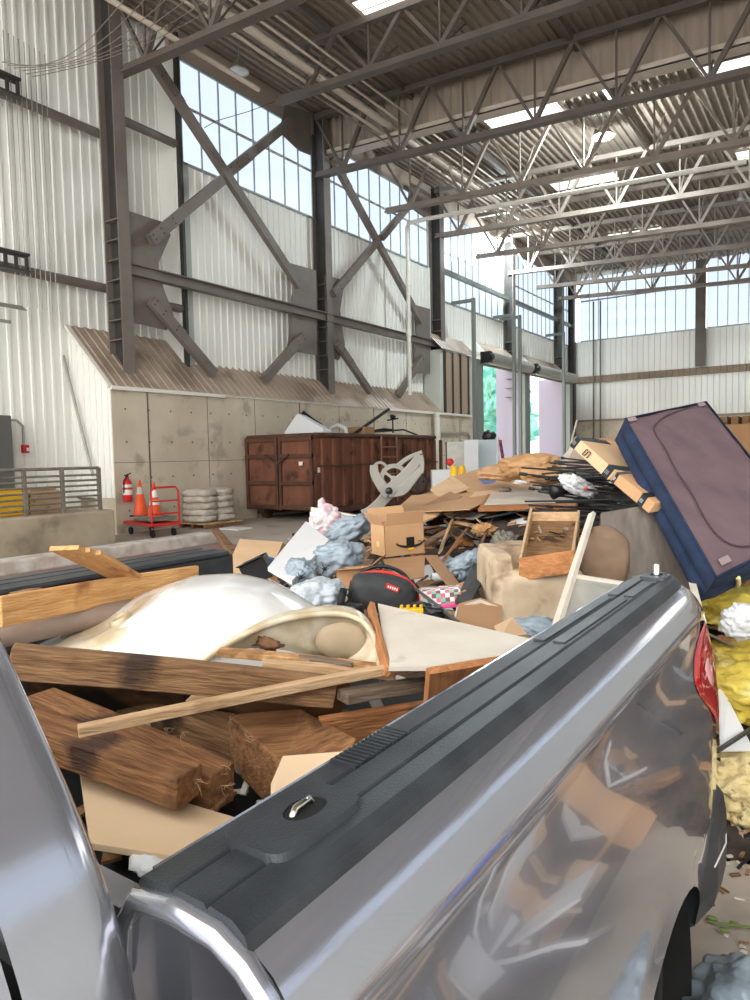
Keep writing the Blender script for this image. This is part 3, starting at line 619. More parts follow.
q = ONZ(235, 529, 0); m = MB(); m.box((q.x - .4, q.y - .3, 0), (q.x + .4, q.y + .3, .03)); add('paper_scrap', m, foam, label='flat white scrap lying on the floor left of the container', cat='scrap')
# ---- dumpster
dx0, dx1, dy0, dy1, dz0, dz1 = -16.4, -13.6, 16.85, 24.4, .34, 2.68
r = empty('rolloff_dumpster', ((dx0 + dx1) / 2, dy0, 0), 'long rusty brown open top waste container against the concrete wall', 'dumpster')
m = MB(); t = .06
m.box((dx1 - t, dy0, dz0), (dx1, dy1, dz1)); m.box((dx0, dy0, dz0), (dx0 + t, dy1, dz1)); m.box((dx0, dy1 - t, dz0), (dx1, dy1, dz1)); m.box((dx0, dy0, dz0), (dx1, dy1, dz0 + .08)); add('container_body', m, rust, r)
for k in range(15):
    y = dy0 + .35 + k * .545; m = MB(); m.box((dx1, y - .07, dz0), (dx1 + .1, y + .07, dz1 - .1)); add('side_rib', m, rust, r, bevel=.015)
m = MB(); m.tube([(dx1 + .02, dy0, dz1), (dx1 + .02, dy1, dz1)], .08, 8); m.tube([(dx0, dy0, dz1), (dx1 + .02, dy0, dz1)], .07, 8); m.beam((dx1 + .11, dy0, 1.72), (dx1 + .11, dy1, 1.72), .04, .05); m.box((dx1 - .1, dy0, dz0 - .1), (dx1 + .12, dy1, dz0 + .06)); add('rim_rail', m, rust_d, r)
xm = (dx0 + dx1) / 2
for s_, (xa, xb) in enumerate(((dx0, xm - .03), (xm + .03, dx1))):
    m = MB(); m.box((xa, dy0 - .06, dz0 + .05), (xb, dy0, dz1 - .05)); d = add('end_door', m, rust, r)
    m = MB()
    for z in (dz0 + .1, 1.2, 2.05, dz1 - .1): m.box((xa, dy0 - .15, z - .06), (xb, dy0 - .05, z + .06))
    for x in (xa + .05, xb - .05): m.box((x - .05, dy0 - .14, dz0), (x + .05, dy0 - .05, dz1))
    add('door_rib', m, rust_d, d)
m = MB(); m.beam((xm - .5, dy0 - .18, 2.1), (xm, dy0 - .18, 1.8), .05, .06); m.beam((xm + .5, dy0 - .18, 2.1), (xm, dy0 - .18, 1.8), .05, .06); m.tube([(xm, dy0 - .18, dz0), (xm, dy0 - .18, dz1)], .035, 8); add('door_latch', m, rust_d, r)
m = MB()
yl0, yl1 = ONX(382, 470, dx1 + .15).y, ONX(397, 470, dx1 + .15).y
for z in (.75, 1.05, 1.35, 1.65, 1.95, 2.3): m.tube([(dx1 + .15, yl0, z), (dx1 + .15, yl1, z)], .03, 6)
for y in (yl0, yl1): m.tube([(dx1 + .15, y, dz0), (dx1 + .15, y, dz1)], .035, 6)
add('ladder', m, mat('worn ladder steel', (128, 92, 70), .7), r)
for x in (dx0 + .3, dx1 - .3):
    m = MB(); m.lathe((x - .1, dy0 + .5, .2), [(.03, 0), (.2, 0), (.2, .2), (.03, .2)], 16, axis=X); add('wheel', m, rust_d, r)
    m = MB(); m.box((x - .12, dy0 + .2, .16), (x + .12, dy1 - .2, dz0)); add('skid_rail', m, rust_d, r)
m = MB(); m.box((dx1 - .5, dy0 - .165, 1.75), (dx1 - .35, dy0 - .155, 1.87)); m.box((dx1 + .005, dy0 + .13, 1.52), (dx1 + .012, dy0 + .25, 1.68)); add('sticker', m, reflw, r)
# rubbish rising out of the container
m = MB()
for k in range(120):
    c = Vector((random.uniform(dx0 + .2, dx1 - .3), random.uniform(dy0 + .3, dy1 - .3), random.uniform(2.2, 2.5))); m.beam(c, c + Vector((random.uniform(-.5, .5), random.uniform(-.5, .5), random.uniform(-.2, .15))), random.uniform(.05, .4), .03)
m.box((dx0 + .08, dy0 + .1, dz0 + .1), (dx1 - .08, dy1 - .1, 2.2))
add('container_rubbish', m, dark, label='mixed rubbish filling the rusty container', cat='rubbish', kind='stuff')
yy = 19.0
def ony(px, py, y): return ONY(px, py, y)
sheet('white_cabinet', [ony(283, 434, 18.1), ony(297, 413, 18.1), ony(323, 428, 18.1), ony(322, 433, 18.1)], .35, foam, 'white tilted appliance casing sticking out of the rusty container', 'appliance casing', nrm=(-.3, -1, .2), bevel=.03)
m = MB(); m.tube([ony(303, 413, 19.5), ony(312, 420, 19.5), ony(320, 425, 19.5), ony(324, 433, 19.5)], .09, 8); add('hose', m, blackpl, label='black hose over the white casing in the container', cat='hose')
m = MB(); m.tube([ony(329, 435, 20.2), ony(331, 428, 20.2), ony(338, 425, 20.2), ony(345, 428, 20.2), ony(347, 435, 20.2)], .07, 8); add('white_ring', m, foam, label='white plastic ring standing on the container rim', cat='plastic ring')
m = MB(); m.beam(ony(354, 434, 20.5), ony(389, 409, 22.5), .09, .09); add('black_bar', m, blackpl, label='long black bar slanting out of the container', cat='bar')
m = MB(); c = ony(362, 436, 21.2); m.box((c.x - .4, c.y - .3, 2.3), (c.x + .35, c.y + .3, c.z + .32)); add('carton', m, kraft2, label='brown carton standing in the container under the black bar', cat='carton')
m = MB(); b0 = ony(393, 433, 23); m.tube([b0, b0 + Z * .5], .03, 6); m.tube([b0 + Z * .5 - X * .25, b0 + Z * .55 + X * .25], .03, 6); m.tube([b0 + Vector((-.7, -.5, .05)), b0 + Vector((.3, .3, .12)), b0 + Vector((.8, .5, -.1))], .035, 6); m.blob(b0 + Z * .62, (.12, .12, .1), 1, .3, 2, 2); m.tube([b0 + Vector((-.9, 0, .1)), b0 + Vector((-.4, 0, .15)), b0 + Vector((0, 0, .1))], .06, 6)
add('exercise_bike', m, blackpl, label='black metal frame with handlebars poking out of the container', cat='metal frame')
# ---- things in front of the roller doors
m = MB(); a = ONZ(455, 470, 0); 
c0 = P(462, 445, 27); r = empty('storage_cabinet', (c0.x, c0.y, 0), 'open grey steel cabinet with white side panel before the roller doors', 'cabinet')
def wall_quad(px0, px1, py0, py1, d, th, name, mt, par=None, **k):
    m = MB(); a = P(px0, py1, d); b = P(px1, py1, d); c = P(px1, py0, d); e = P(px0, py0, d); b.z = a.z; c.z = e.z; m.slab([a, b, (b.x, b.y, c.z), (a.x, a.y, c.z)], th, (RGT.cross(Z))); return add(name, m, mt, par, **k)
wall_quad(448, 465, 442, 520, 24, .5, 'cabinet_body', galv, r); wall_quad(465, 479, 440, 520, 24, .45, 'side_panel', foam, r)
wall_quad(479, 497, 440, 520, 25, .3, 'steel_locker', mat('pale blue steel', (190, 205, 210), .4), label='pale blue steel frame cabinet between the white panel and the flag', cat='cabinet')
m = MB(); m.blob(P(489, 436, 25), (.25, .25, .2), 3, .3, 3, 3); add('cabinet_top_motor', m, blackpl, label='dark round motor on top of the pale blue cabinet', cat='motor')
wall_quad(433, 455, 470, 530, 22, .6, 'white_tank', foam, label='white plastic tank cage at the right end of the rusty container', cat='tank')
for i, px in enumerate((454, 462)):
    r = empty('bollard', P(px, 500, 18 + i), ('left' if i == 0 else 'right') + ' yellow bollard with rounded top behind the cardboard pile', 'bollard'); c = P(px, 466, 18 + i); m = MB(); m.lathe((c.x, c.y, 0), [(.1, 0), (.1, c.z - .1), (.07, c.z), (0, c.z + .03)], 14); add('bollard_post', m, yellowp, r)
m = MB(); m.blob(P(450, 462, 18), (.1, .1, .1), 4, .2, 2, 2); add('red_valve', m, redp, label='small red valve cap left of the yellow bollards', cat='valve')
r = empty('flag', P(503, 480, 18), 'small furled striped flag hanging before the roller door', 'flag'); m = MB(); a = P(500, 440, 18); b = P(505, 472, 18)
for k in range(5): m.beam(a.lerp(b, k / 5), a.lerp(b, (k + .5) / 5), .1, .06)
add('flag_cloth', m, mat('flag red', (150, 40, 50), .8), r); m = MB()
for k in range(5): m.beam(a.lerp(b, (k + .5) / 5), a.lerp(b, (k + 1) / 5), .11, .05)
q_ = P(502, 440, 18); fp = MB(); fp.tube([(q_.x - .1, q_.y, 0), (q_.x - .1, q_.y, q_.z + .1)], .02, 6); add('flag_pole', fp, galv, r); add('flag_stripe', m, mat('flag dark', (50, 50, 90), .8), r)
m = MB(); a_ = P(577, 420, 36); m.tube([a_, (a_.x - .7, a_.y - .8, 0)], .05, 6); add('leaning_white_pole', m, pale, label='pale pole leaning at the right jamb of the far roller door', cat='pole')
# carton stack at the right edge
r = P(742, 442, 20); m = MB(); m.box((r.x - .6, r.y - .5, 0), (r.x + .9, r.y + .6, r.z + .5)); add('carton_stack', m, kraft2, label='tall brown carton stack behind the mattress at the right edge', cat='cartons')
m = MB()
for k in range(5): m.box((r.x - .5 + k * .28, r.y - .53, r.z + .5), (r.x - .32 + k * .28, r.y + .5, r.z + .72))
add('crate', m, w_dark, label='slatted wooden crate on top of the brown cartons, right edge', cat='crate')
# ================================================================== PICKUP TRUCK
truck = empty('pickup_truck', (-1.45, 1.6, 0), 'silver pickup truck with a black bed rail cap and a bed full of lumber', 'pickup truck')
def prof(z):
    pts = [(1.535, -.478), (1.53, -.462), (1.515, -.437), (1.48, -.408), (1.445, -.392), (1.43, -.394), (1.38, -.392), (1.25, -.372), (1.1, -.356), (.95, -.350), (.8, -.352), (.65, -.362), (.5, -.385), (.38, -.42)]
    for (za, xa), (zb, xb) in zip(pts, pts[1:]):
        if za >= z >= zb: return xa + (xb - xa) * (za - z) / (za - zb)
    return pts[-1][1] if z < .5 else pts[0][1]
YB, RC = 2.55, .12      # where the rear corner starts to turn, corner radius
def body(s, z, off=0):
    """point on the bedside at plan distance s along it and height z"""
    x = prof(z) + off
    if s <= YB: return Vector((x, s, z))
    t = (s - YB) / RC
    if t <= PI / 2: return Vector((x - (RC + off) * (1 - math.cos(t)), YB + (RC + off) * math.sin(t), z))
    return Vector((x - RC - off - (s - YB - RC * PI / 2), YB + RC + off, z))
zs = [1.535, 1.53, 1.515, 1.49, 1.465, 1.445, 1.43, 1.41, 1.38, 1.33, 1.28, 1.22, 1.16, 1.1, 1.04, .98, .92, .86]
ss = [.46, .5] + [.5 + i * .075 for i in range(1, 27)] + [YB + RC * PI / 2 * i / 8 for i in range(1, 9)] + [YB + RC * PI / 2 + .07]
AC, AZ, AR = 1.82, .22, .60
def bottom(s):
    d = abs(s - AC)
    return max(.42, AZ + math.sqrt(max(0, AR * AR - d * d))) if d < AR else .42
nl = 8
m = MB(); vs = []; cols = len(zs) + nl
for s in ss:
    b = min(bottom(s), .85)
    col = [(s, z) for z in zs] + [(s, .86 - (.86 - b) * (k + 1) / nl) for k in range(nl)]
    for s_, z in col:
        fl = max(0, 1 - abs(math.hypot(s_ - AC, z - AZ) - AR) / .07) * .014 if s_ < YB else 0
        vs.append(body(s_, z, fl))
m.add(vs, [(i * cols + j, (i + 1) * cols + j, (i + 1) * cols + j + 1, i * cols + j + 1) for i in range(len(ss) - 1) for j in range(cols - 1)], 0, True)
lip = [(-.655, 1.44), (-.645, 1.50), (-.62, 1.533), (-.56, 1.540), (-.50, 1.536), (-.465, 1.52), (-.437, 1.495), (-.412, 1.455), (-.40, 1.40), (-.385, 1.28), (-.368, 1.1), (-.36, .9), (-.365, .7), (-.40, .45)]
m.tube([(x, .452, z) for x, z in lip], .014, 10)
m.box((-.66, .5, 1.0), (-.6, 2.6, 1.53))
side = add('bed_side', m, silver, truck)
m = MB(); m.box((-2.74, .46, .5), (-2.70, 2.4, 1.54)); w_ = add('bed_side', m, silver, truck); m = MB(); m.box((-2.52, .5, 1.0), (-2.46, 2.4, 1.54)); m.box((-2.73, 2.36, 1.0), (-2.47, 2.4, 1.53)); add('bed_inner_side', m, blackp, w_)  # far inner side of the bed coloured black
m = MB(); m.box((-2.5, .46, .95), (-.6, 2.62, 1.0)); add('bed_floor', m, rubber, truck)
m = MB(); m.box((-2.7, .46, .95), (-.66, .5, 1.5)); add('bed_bulkhead', m, silver, truck)
# near rail cap
def rail_cap(xi, xo, y0, y1, sgn, tip):
    m = MB(); n = 40; rows = []
    for i in range(n + 1):
        y = y0 + (y1 - y0) * i / n; k = 0
        if tip and y > y1 - .14: k = 1 - math.sqrt(max(0, 1 - ((y - (y1 - .14)) / .14) ** 2))
        xa = xi + (xo - xi) * .5 * k; xb = xo - (xo - xi) * .5 * k
        dz = 0
        rows.append([(xa, y, 1.535), (xa, y, 1.548), (xa + .006 * sgn, y, 1.556), (xa + (xb - xa) * .30, y, 1.560), (xa + (xb - xa) * .33, y, 1.554), (xa + (xb - xa) * .36, y, 1.560),
                     (xa + (xb - xa) * .62, y, 1.560), (xa + (xb - xa) * .65, y, 1.554), (xa + (xb - xa) * .68, y, 1.560), (xb - .022 * sgn, y, 1.556), (xb - .006 * sgn, y, 1.546), (xb, y, 1.530), (xb - .003 * sgn, y, 1.522)])
    k = len(rows[0]); m.add([v for r in rows for v in r], [(i * k + j, (i + 1) * k + j, (i + 1) * k + j + 1, i * k + j + 1) for i in range(n) for j in range(k - 1)], 0, False)
    m.add(rows[0], [tuple(range(k))]); m.add(rows[-1], [tuple(range(k))[::-1]])
    return m
cap = add('bed_rail_cap', rail_cap(-.625, -.462, .455, 2.66, 1, True), blackp, truck)
add('bed_rail_cap', rail_cap(-2.46, -2.74, .455, 2.38, -1, False), blackp, truck)
# raised tread bars on the cap
for y0, y1, x in [(1.55, 2.1, -.592), (1.55, 2.1, -.545), (2.15, 2.42, -.586), (2.15, 2.42, -.54)]: m = MB(); m.box((x - .015, y0, 1.556), (x + .015, y1, 1.564)); add('tread_bar', m, blackp, cap, bevel=.002)
m = MB()
for k in range(14): m.box((-.615, .78 + k * .011, 1.556), (-.57, .785 + k * .011, 1.5625))
add('grip_ribs', m, blackp, cap)
# stake pocket tie-down covers
def tiedown(x, y, big):
    L_, W_ = (.085, .05) if big else (.055, .045); m = MB(); n = 32; out = []; inn = []
    sup = lambda t, a, b, e: (math.copysign(abs(math.cos(t)) ** e * a, math.cos(t)), math.copysign(abs(math.sin(t)) ** e * b, math.sin(t)))
    r0 = []; r1 = []; r2 = []; r3 = []
    for i in range(n):
        t = 2 * PI * i / n; a, b = sup(t, L_, W_, .35); c, d = sup(t, .034, .021, 1)
        r0.append((x + b, y + a, 1.556)); r1.append((x + b * .94, y + a * .97, 1.568)); r2.append((x + d, y + .018 + c, 1.568)); r3.append((x + d * .9, y + .018 + c * .9, 1.535))
    for p, q in ((r0, r1), (r1, r2), (r2, r3)): m.add(p + q, [(i, (i + 1) % n, n + (i + 1) % n, n + i) for i in range(n)], 0, False)
    cv = add('tie_down_cover', m, blackp, cap)
    m = MB(); m.add(r3, [tuple(range(n))]); m.v = [v + Z * .003 for v in m.v]; add('tie_down_cup', m, rubber, cap)
    m = MB(); m.lathe((x, y + .018, 1.5662), [(.0, 0), (.018, 0)], 24); m.v = [Vector((x + (v.x - x) * 1.15, y + .018 + (v.y - y - .018) * 1.8, v.z)) for v in m.v]; add('tie_down_cup', m, rubber, cap)
    m = MB(); yy = y + .018
    if big: m.tube([(x - .004, yy - .022, 1.562), (x - .004, yy - .014, 1.572), (x - .004, yy + .012, 1.573), (x - .004, yy + .02, 1.562)], .0048, 8)
    else: m.lathe((x, yy, 1.54), [(.011, 0), (.011, .06), (.008, .068), (0, .068)], 12)
    add('tie_down_ring', m, chrome, cap)
tiedown(-.548, .625, True); tiedown(-.545, 2.53, False)
# tail light wrapped round the rear corner
def tab(T, z):
    for (za, a_), (zb, b_) in zip(T, T[1:]):
        if za >= z >= zb: return a_ + (b_ - a_) * (za - z) / (za - zb)
    return T[-1][1]
SE = YB + RC * PI / 2
LT = [(1.415, 2.56), (1.39, 2.44), (1.35, 2.33), (1.29, 2.28), (1.24, 2.32), (1.18, 2.42), (1.12, 2.51), (1.06, 2.58)]
RT = [(1.415, 2.62), (1.39, SE), (1.2, SE + .03), (1.12, 2.66), (1.06, 2.60)]
def lens(LT, RT, z0, z1, off, mt, name, par):
    def fn(a, b):
        z = z1 + (z0 - z1) * b; s0, s1 = tab(LT, z), tab(RT, z)
        bulge = (math.sin(PI * a) * math.sin(PI * b)) ** .4 if 0 < a < 1 and 0 < b < 1 else 0
        return body(s0 + (s1 - s0) * a, z, .002 + off * bulge)
    m = MB(); m.grid(fn, 16, 22); return add(name, m, mt, par)
tl = lens(LT, RT, 1.06, 1.415, .016, redlens, 'tail_light', truck)
lens([(1.34, 2.44), (1.30, 2.37), (1.24, 2.42), (1.2, 2.49)], [(1.34, 2.50), (1.29, 2.53), (1.24, 2.52), (1.2, 2.50)], 1.2, 1.34, .019, pinklens, 'reverse_lens', tl)
# rear bumper corner
m = MB()
path = [(-.42, 2.42), (-.385, 2.56), (-.38, 2.72), (-.42, 2.8), (-.52, 2.85), (-1.4, 2.88), (-2.4, 2.85)]
prs = []
for i, (x, y) in enumerate(path):
    a = Vector(path[max(i - 1, 0)]); b_ = Vector(path[min(i + 1, len(path) - 1)]); t = (b_ - a).normalized(); nn = Vector((t.y, -t.x))
    prs.append([Vector((x + nn.x * o, y + nn.y * o, z)) for o, z in ((-.06, .40), (.0, .40), (.03, .43), (.042, .5), (.042, .68), (.03, .76), (.005, .79), (-.06, .79))])
k = 8; m.add([v for r_ in prs for v in r_], [(i * k + j, (i + 1) * k + j, (i + 1) * k + (j + 1) % k, i * k + (j + 1) % k) for i in range(len(path) - 1) for j in range(k)], 0, False); m.add(prs[0], [tuple(range(k))]); add('rear_bumper', m, blackp, truck, bevel=.006)
m = MB(); m.tube([(-.345, 2.5, .60), (-.332, 2.66, .61), (-.35, 2.78, .62)], .003, 6); add('bumper_wire', m, reflw, truck)
# wheel and arch liner
m = MB(); n = 20
def lfn(a, b): t = PI * (a * 1.1 - .05); return Vector((-.40 - .38 * b, AC - AR * math.cos(t), AZ + AR * math.sin(t)))
m.grid(lfn, 20, 3); m.box((-.85, AC - AR, .1), (-.78, AC + AR, .8)); add('arch_liner', m, rubber, truck)
m = MB(); m.lathe((-.68, AC, .37), [(.2, 0), (.36, .02), (.37, .06), (.37, .2), (.35, .24), (.24, .25), (.22, .2)], 40, axis=X)
for k in range(36):
    t = 2 * PI * k / 36; c = Vector((-.56, AC + .37 * math.cos(t), .37 + .37 * math.sin(t))); m.beam(c - X * .09, c + X * .09, .03, .014, (0, math.cos(t), math.sin(t)))
wh = add('rear_wheel', m, rubber, truck)
m = MB(); m.lathe((-.5, AC, .37), [(0, .05), (.05, .05), (.06, 0), (.2, .03), (.23, .06)], 30, axis=X); add('wheel_rim', m, galv, wh)
# ---- cab rear corner and the door ahead of it
cz = [(1.98, -.93), (1.84, -.81), (1.75, -.74), (1.66, -.66), (1.58, -.605), (1.52, -.575), (1.47, -.56), (1.40, -.55), (1.3, -.543), (1.15, -.54), (1.0, -.54), (.8, -.545), (.6, -.56)]
def cabgrid(y0, y1, n, back):
    m = MB(); rows = []
    ysx = [y0 + (y1 - y0) * i / n for i in range(n + 1)]
    for y in ysx: rows.append([Vector((x + .012 * math.sin(PI * max(0, min(1, (y + .4) / .9))), y, z)) for z, x in cz])
    if back:
        for k in range(1, 7):
            t = k / 6 * PI / 2; rows.append([Vector((x - .03 * (1 - math.cos(t)), y1 + .03 * math.sin(t), z)) for z, x in cz])
        rows.append([Vector((x - .5, y1 + .03, z)) for z, x in cz])
    k = len(cz); m.add([v for r in rows for v in r], [(i * k + j, (i + 1) * k + j, (i + 1) * k + j + 1, i * k + j + 1) for i in range(len(rows) - 1) for j in range(k - 1)], 0, True)
    return m
add('cab_corner', cabgrid(.30, .385, 4, True), silver, truck, sub=1)
dm = cabgrid(-.55, .292, 14, False); door = add('door', dm, silver, truck, sub=1)
m = MB(); m.box((-1.6, .20, .6), (-.60, .34, 1.45)); m.box((-1.6, -.5, 1.4), (-1.1, .38, 1.44)); add('door_gap_shade', m, rubber, truck)  # dark inner box that gives the door gap its shade
# dark panel standing in for the shade between cab and bed, with a mount
m = MB(); m.box((-1.6, .40, .6), (-.56, .43, 1.42)); m.lathe((-.54, .43, 1.36), [(0, .03), (.01, .03), (.012, 0)], 8, axis=X); add('gap_shade_panel', m, rubber, truck)

# ================================================================== LOAD IN THE TRUCK BED
B = ONZ
def bplank(name, p, q, w, h, mt, lb, up=(0, 0, 1), cat='lumber', **k): return plank(name, B(*p), B(*q), w, h, mt, lb, cat, up, **k)
FL = 1.0
sheet('plywood_sheet', [B(20, 700, 1.12), B(330, 740, 1.02), B(350, 690, 1.30), B(40, 655, 1.38)], .02, ply_dark, 'dark stained plywood sheet standing behind the beams in the truck bed', 'plywood')
sheet('plywood_sheet', [B(80, 777, 1.11), B(242, 826, 1.09), B(190, 866, 1.10), B(90, 850, 1.1)], .018, cream, 'pale cream plywood offcut flat at the front of the truck bed', 'plywood', bevel=.002)
bplank('grey_board', (100, 828, 1.065), (215, 872, 1.065), .07, .02, w_grey, 'thin grey board under the cream plywood in the truck bed', up=(0, 0, 1))
m = MB(); m.blob(B(150, 864, 1.09), (.06, .035, .02), 5, .3, 3, 3, ridge=.2); add('foil_scrap', m, whitebag, label='small crumpled pale plastic scrap by the front of the rail cap', cat='scrap')
# heavy beams
bplank('timber_beam', (20, 728, 1.25), (190, 787, 1.19), .10, .085, w_beam, 'nearest square treated timber beam ending above the cream plywood', bevel=.006, jag=.004)
bplank('timber_beam', (40, 708, 1.22), (222, 789, 1.13), .10, .11, w_beam, 'second square timber beam with nails at its end, behind the nearest beam', bevel=.006, jag=.004)
bplank('timber_beam', (130, 700, 1.12), (330, 775, 1.05), .12, .1, w_dark, 'low dark timber lying under the stick at the bed floor', bevel=.006)
sheet('timber_block', [B(228, 714, 1.25), B(300, 708, 1.25), B(357, 738, 1.25), B(345, 755, 1.22), B(285, 768, 1.18)], .16, w_beam, 'broad brown wooden block with a square dark notch in the truck bed', 'wood block', bevel=.006, nrm=(0, 0, 1))
a = B(256, 737, 1.19); m = MB(); m.beam(a, a + Vector((.01, -.01, -.08)), .06, .055); add('notch_box', m, w_dark, label='dark square socket set in the broad brown block', cat='socket')
sheet('plywood_sheet', [B(318, 716, 1.27), B(424, 700, 1.27), B(420, 748, 1.12), B(345, 765, 1.08)], .02, w_or, 'orange brown plywood panel leaning behind the rail cap', 'plywood')
sheet('paper_sheet', [B(284, 757, 1.26), B(350, 752, 1.28), B(330, 775, 1.25), B(272, 808, 1.16), B(272, 785, 1.2)], .006, cream, 'cream torn panel corner poking up beside the rail cap', 'panel')
bplank('long_board', (10, 661, 1.50), (334, 692, 1.33), .05, .085, w_dark, 'long dark board lying across the truck bed from the cab', jag=.01)
bplank('thin_batten', (78, 731, 1.36), (428, 662, 1.38), .035, .024, w_tan, 'thin tan batten with dark end crossing over the beams', bevel=.002)
bplank('osb_strip', (218, 652, 1.42), (378, 668, 1.36), .05, .02, w_osb, 'chipboard strip on top of the load beside the cream basin')
bplank('osb_strip', (262, 664, 1.40), (395, 676, 1.34), .035, .025, w_tan, 'narrow tan strip just below the chipboard strip')
bplank('wood_block', (290, 660, 1.39), (352, 668, 1.37), .035, .03, w_grey, 'short dark grey wooden block on the chipboard strip', jag=.004)
bplank('grey_stud', (342, 697, 1.33), (440, 683, 1.30), .06, .032, w_grey, 'weathered grey stud with sawn end near the rail cap')
bplank('split_board', (190, 700, 1.32), (440, 663, 1.36), .07, .02, w_tan, 'split tan board under the grey stud', jag=.02)
sheet('plywood_offcut', [B(423, 708, 1.30), B(426, 668, 1.44), B(505, 655, 1.44), B(500, 690, 1.30)], .022, w_or, 'upright plywood offcut with layered edge against the rail cap', 'plywood')
# left back of the bed
bplank('wide_board', (0, 612, 1.53), (197, 577, 1.49), .02, .10, w_lt, 'fresh pine board with dark knots spanning the left of the bed', jag=.004)
bplank('knotty_stub', (0, 608, 1.48), (36, 603, 1.5), .06, .1, w_dark, 'dark knotty stub end at the left behind the cab', jag=.02)
for i in range(3):
    o = Vector((-.02 * i, .035 * i, -.015 * i)); plank('cedar_slat', B(64 + 5 * i, 548, 1.72) + o, B(150, 592, 1.44) + o, .10, .016, w_lt, ['top pine slat of the bundle sticking up at the left', 'middle pine slat of the bundle sticking up at the left', 'bottom pine slat of the bundle sticking up at the left'][i], 'lumber', (.2, -.4, 1), bevel=.002)
bplank('pine_batten', (135, 600, 1.46), (175, 588, 1.47), .03, .03, w_or, 'short orange batten behind the pine board notch')
m = MB(); m.tube([B(-20, 640, 1.42), B(60, 624, 1.43), B(150, 606, 1.44), B(190, 600, 1.44)], .042, 16); add('cardboard_tube', m, mat('grey tube', (150, 132, 118), .6, c2=(124, 106, 94), scale=5), label='grey brown round tube lying beneath the pine board', cat='tube')
m = MB(); m.slab([B(0, 640, 1.3), B(200, 600, 1.3), B(330, 650, 1.15), B(60, 700, 1.15)], .1); 
# bathtub
bt = P(188, 638, 2.62); r = empty('bathtub', (bt.x, bt.y, FL), 'white glossy bathtub with drain hole tipped upside down on the lumber', 'bathtub')
A_, B_ = .57, .40
def tub(u, v_):
    t = 2 * PI * v_; e = .82
    ca, sa = math.cos(t), math.sin(t); cx = math.copysign(abs(ca) ** e, ca); sy = math.copysign(abs(sa) ** e, sa)
    rad = u
    x = A_ * rad * cx; y = B_ * rad * sy
    # dome leans to the right, low deck at the left
    T = [(-.51, .0), (-.42, .03), (-.30, .10), (-.16, .165), (0, .215), (.14, .225), (.28, .205), (.40, .15), (.47, .09), (.51, .0)]
    E_ = 0
    T = [(xa * 1.12, ea) for xa, ea in T]
    for (xa, ea), (xb, eb) in zip(T, T[1:]):
        if xa <= x <= xb: f_ = (x - xa) / (xb - xa); f_ = f_; E_ = ea + (eb - ea) * f_
    lat = max(0, 1 - abs(sy * rad if abs(cx) > 1e-6 else y / B_) ** 2.2) ** .6
    q = max(0, 1 - rad ** 3.0) ** .55
    h = E_ * q
    # moulded recess round the drain on the left, front side
    g = math.exp(-(((x + .24) / .13) ** 2 + ((y + .16) / .12) ** 2)); h -= .045 * g
    if rad > .93: h -= (rad - .93) * .25
    tilt = .01 * y
    return bt + RGT * x + FWD * y + Z * (h + tilt)
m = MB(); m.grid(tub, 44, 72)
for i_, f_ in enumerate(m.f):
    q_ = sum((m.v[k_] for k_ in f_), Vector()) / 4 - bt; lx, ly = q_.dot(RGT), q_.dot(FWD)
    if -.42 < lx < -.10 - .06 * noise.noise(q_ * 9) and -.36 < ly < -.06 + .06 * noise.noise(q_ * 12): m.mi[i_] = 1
if 1: rimp = [tub(1, k / 60) for k in range(60)]; m.tube(rimp, .012, 8, closed=True)
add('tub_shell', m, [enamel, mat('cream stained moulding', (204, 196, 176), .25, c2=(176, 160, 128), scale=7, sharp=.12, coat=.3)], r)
dc = tub(.60, .685); m = MB(); m.lathe(dc - Z * .01, [(.036, 0), (.036, .022), (.028, .028), (.02, .02), (.02, 0)], 20, axis=(-.2, -.5, 1)); add('drain_fitting', m, tubdirt, r)
m = MB(); m.lathe(dc + Z * .012, [(0, 0), (.019, 0)], 16, axis=(-.2, -.5, 1)); add('drain_hole', m, tan_in, r)
# second basin: cream rim with tan hollow underside, facing the camera
pts = [B(205, 660, 1.36), P(240, 637, 2.2), P(275, 622, 2.25), P(310, 615, 2.3), P(340, 614, 2.32), P(360, 620, 2.3), P(372, 633, 2.27), P(378, 650, 2.2), P(380, 668, 2.1)]
def crv(pts, n):
    out = []
    for i in range(n + 1):
        t = i / n * (len(pts) - 1); k = min(int(t), len(pts) - 2); f = t - k
        p0, p1, p2, p3 = pts[max(k - 1, 0)], pts[k], pts[k + 1], pts[min(k + 2, len(pts) - 1)]
        out.append(.5 * ((2 * p1) + (p2 - p0) * f + (2 * p0 - 5 * p1 + 4 * p2 - p3) * f * f + (3 * p1 - p0 - 3 * p2 + p3) * f ** 3))
    return out
cr = crv(pts, 40); r = empty('basin', B(300, 690, FL), 'cream moulded basin lying on its side with its tan hollow showing', 'basin')
m = MB(); m.tube(cr, .011, 8)
m.grid(lambda a, b: cr[int(round(a * 40))] + FWD * (.02 + .22 * b) * math.sin(PI * min(1, a * 1.0)) ** .5 + Z * (.02 * math.sin(PI * b) - .09 * b * b), 40, 8); add('basin_shell', m, tubdirt, r)
m = MB(); ce = P(330, 662, 2.3); m.grid(lambda a, b: cr[int(round(a * 40))].lerp(ce, .02 + .98 * b) + FWD * (.02 + .05 * math.sin(PI * .5 * b)), 40, 10); add('basin_wall', m, tubdirt, r)
m = MB(); m.blob(P(341, 641, 2.3), (.085, .03, .062), 3, .05, 1, 4, q=Matrix((RGT, FWD, Z)).transposed().to_quaternion()); add('basin_hollow', m, tan_in, r)
m = MB(); m.blob(P(268, 644, 2.22), (.05, .015, .02), 3, .5, 3, 3, ridge=.4); add('broken_edge', m, ply_dark, r)
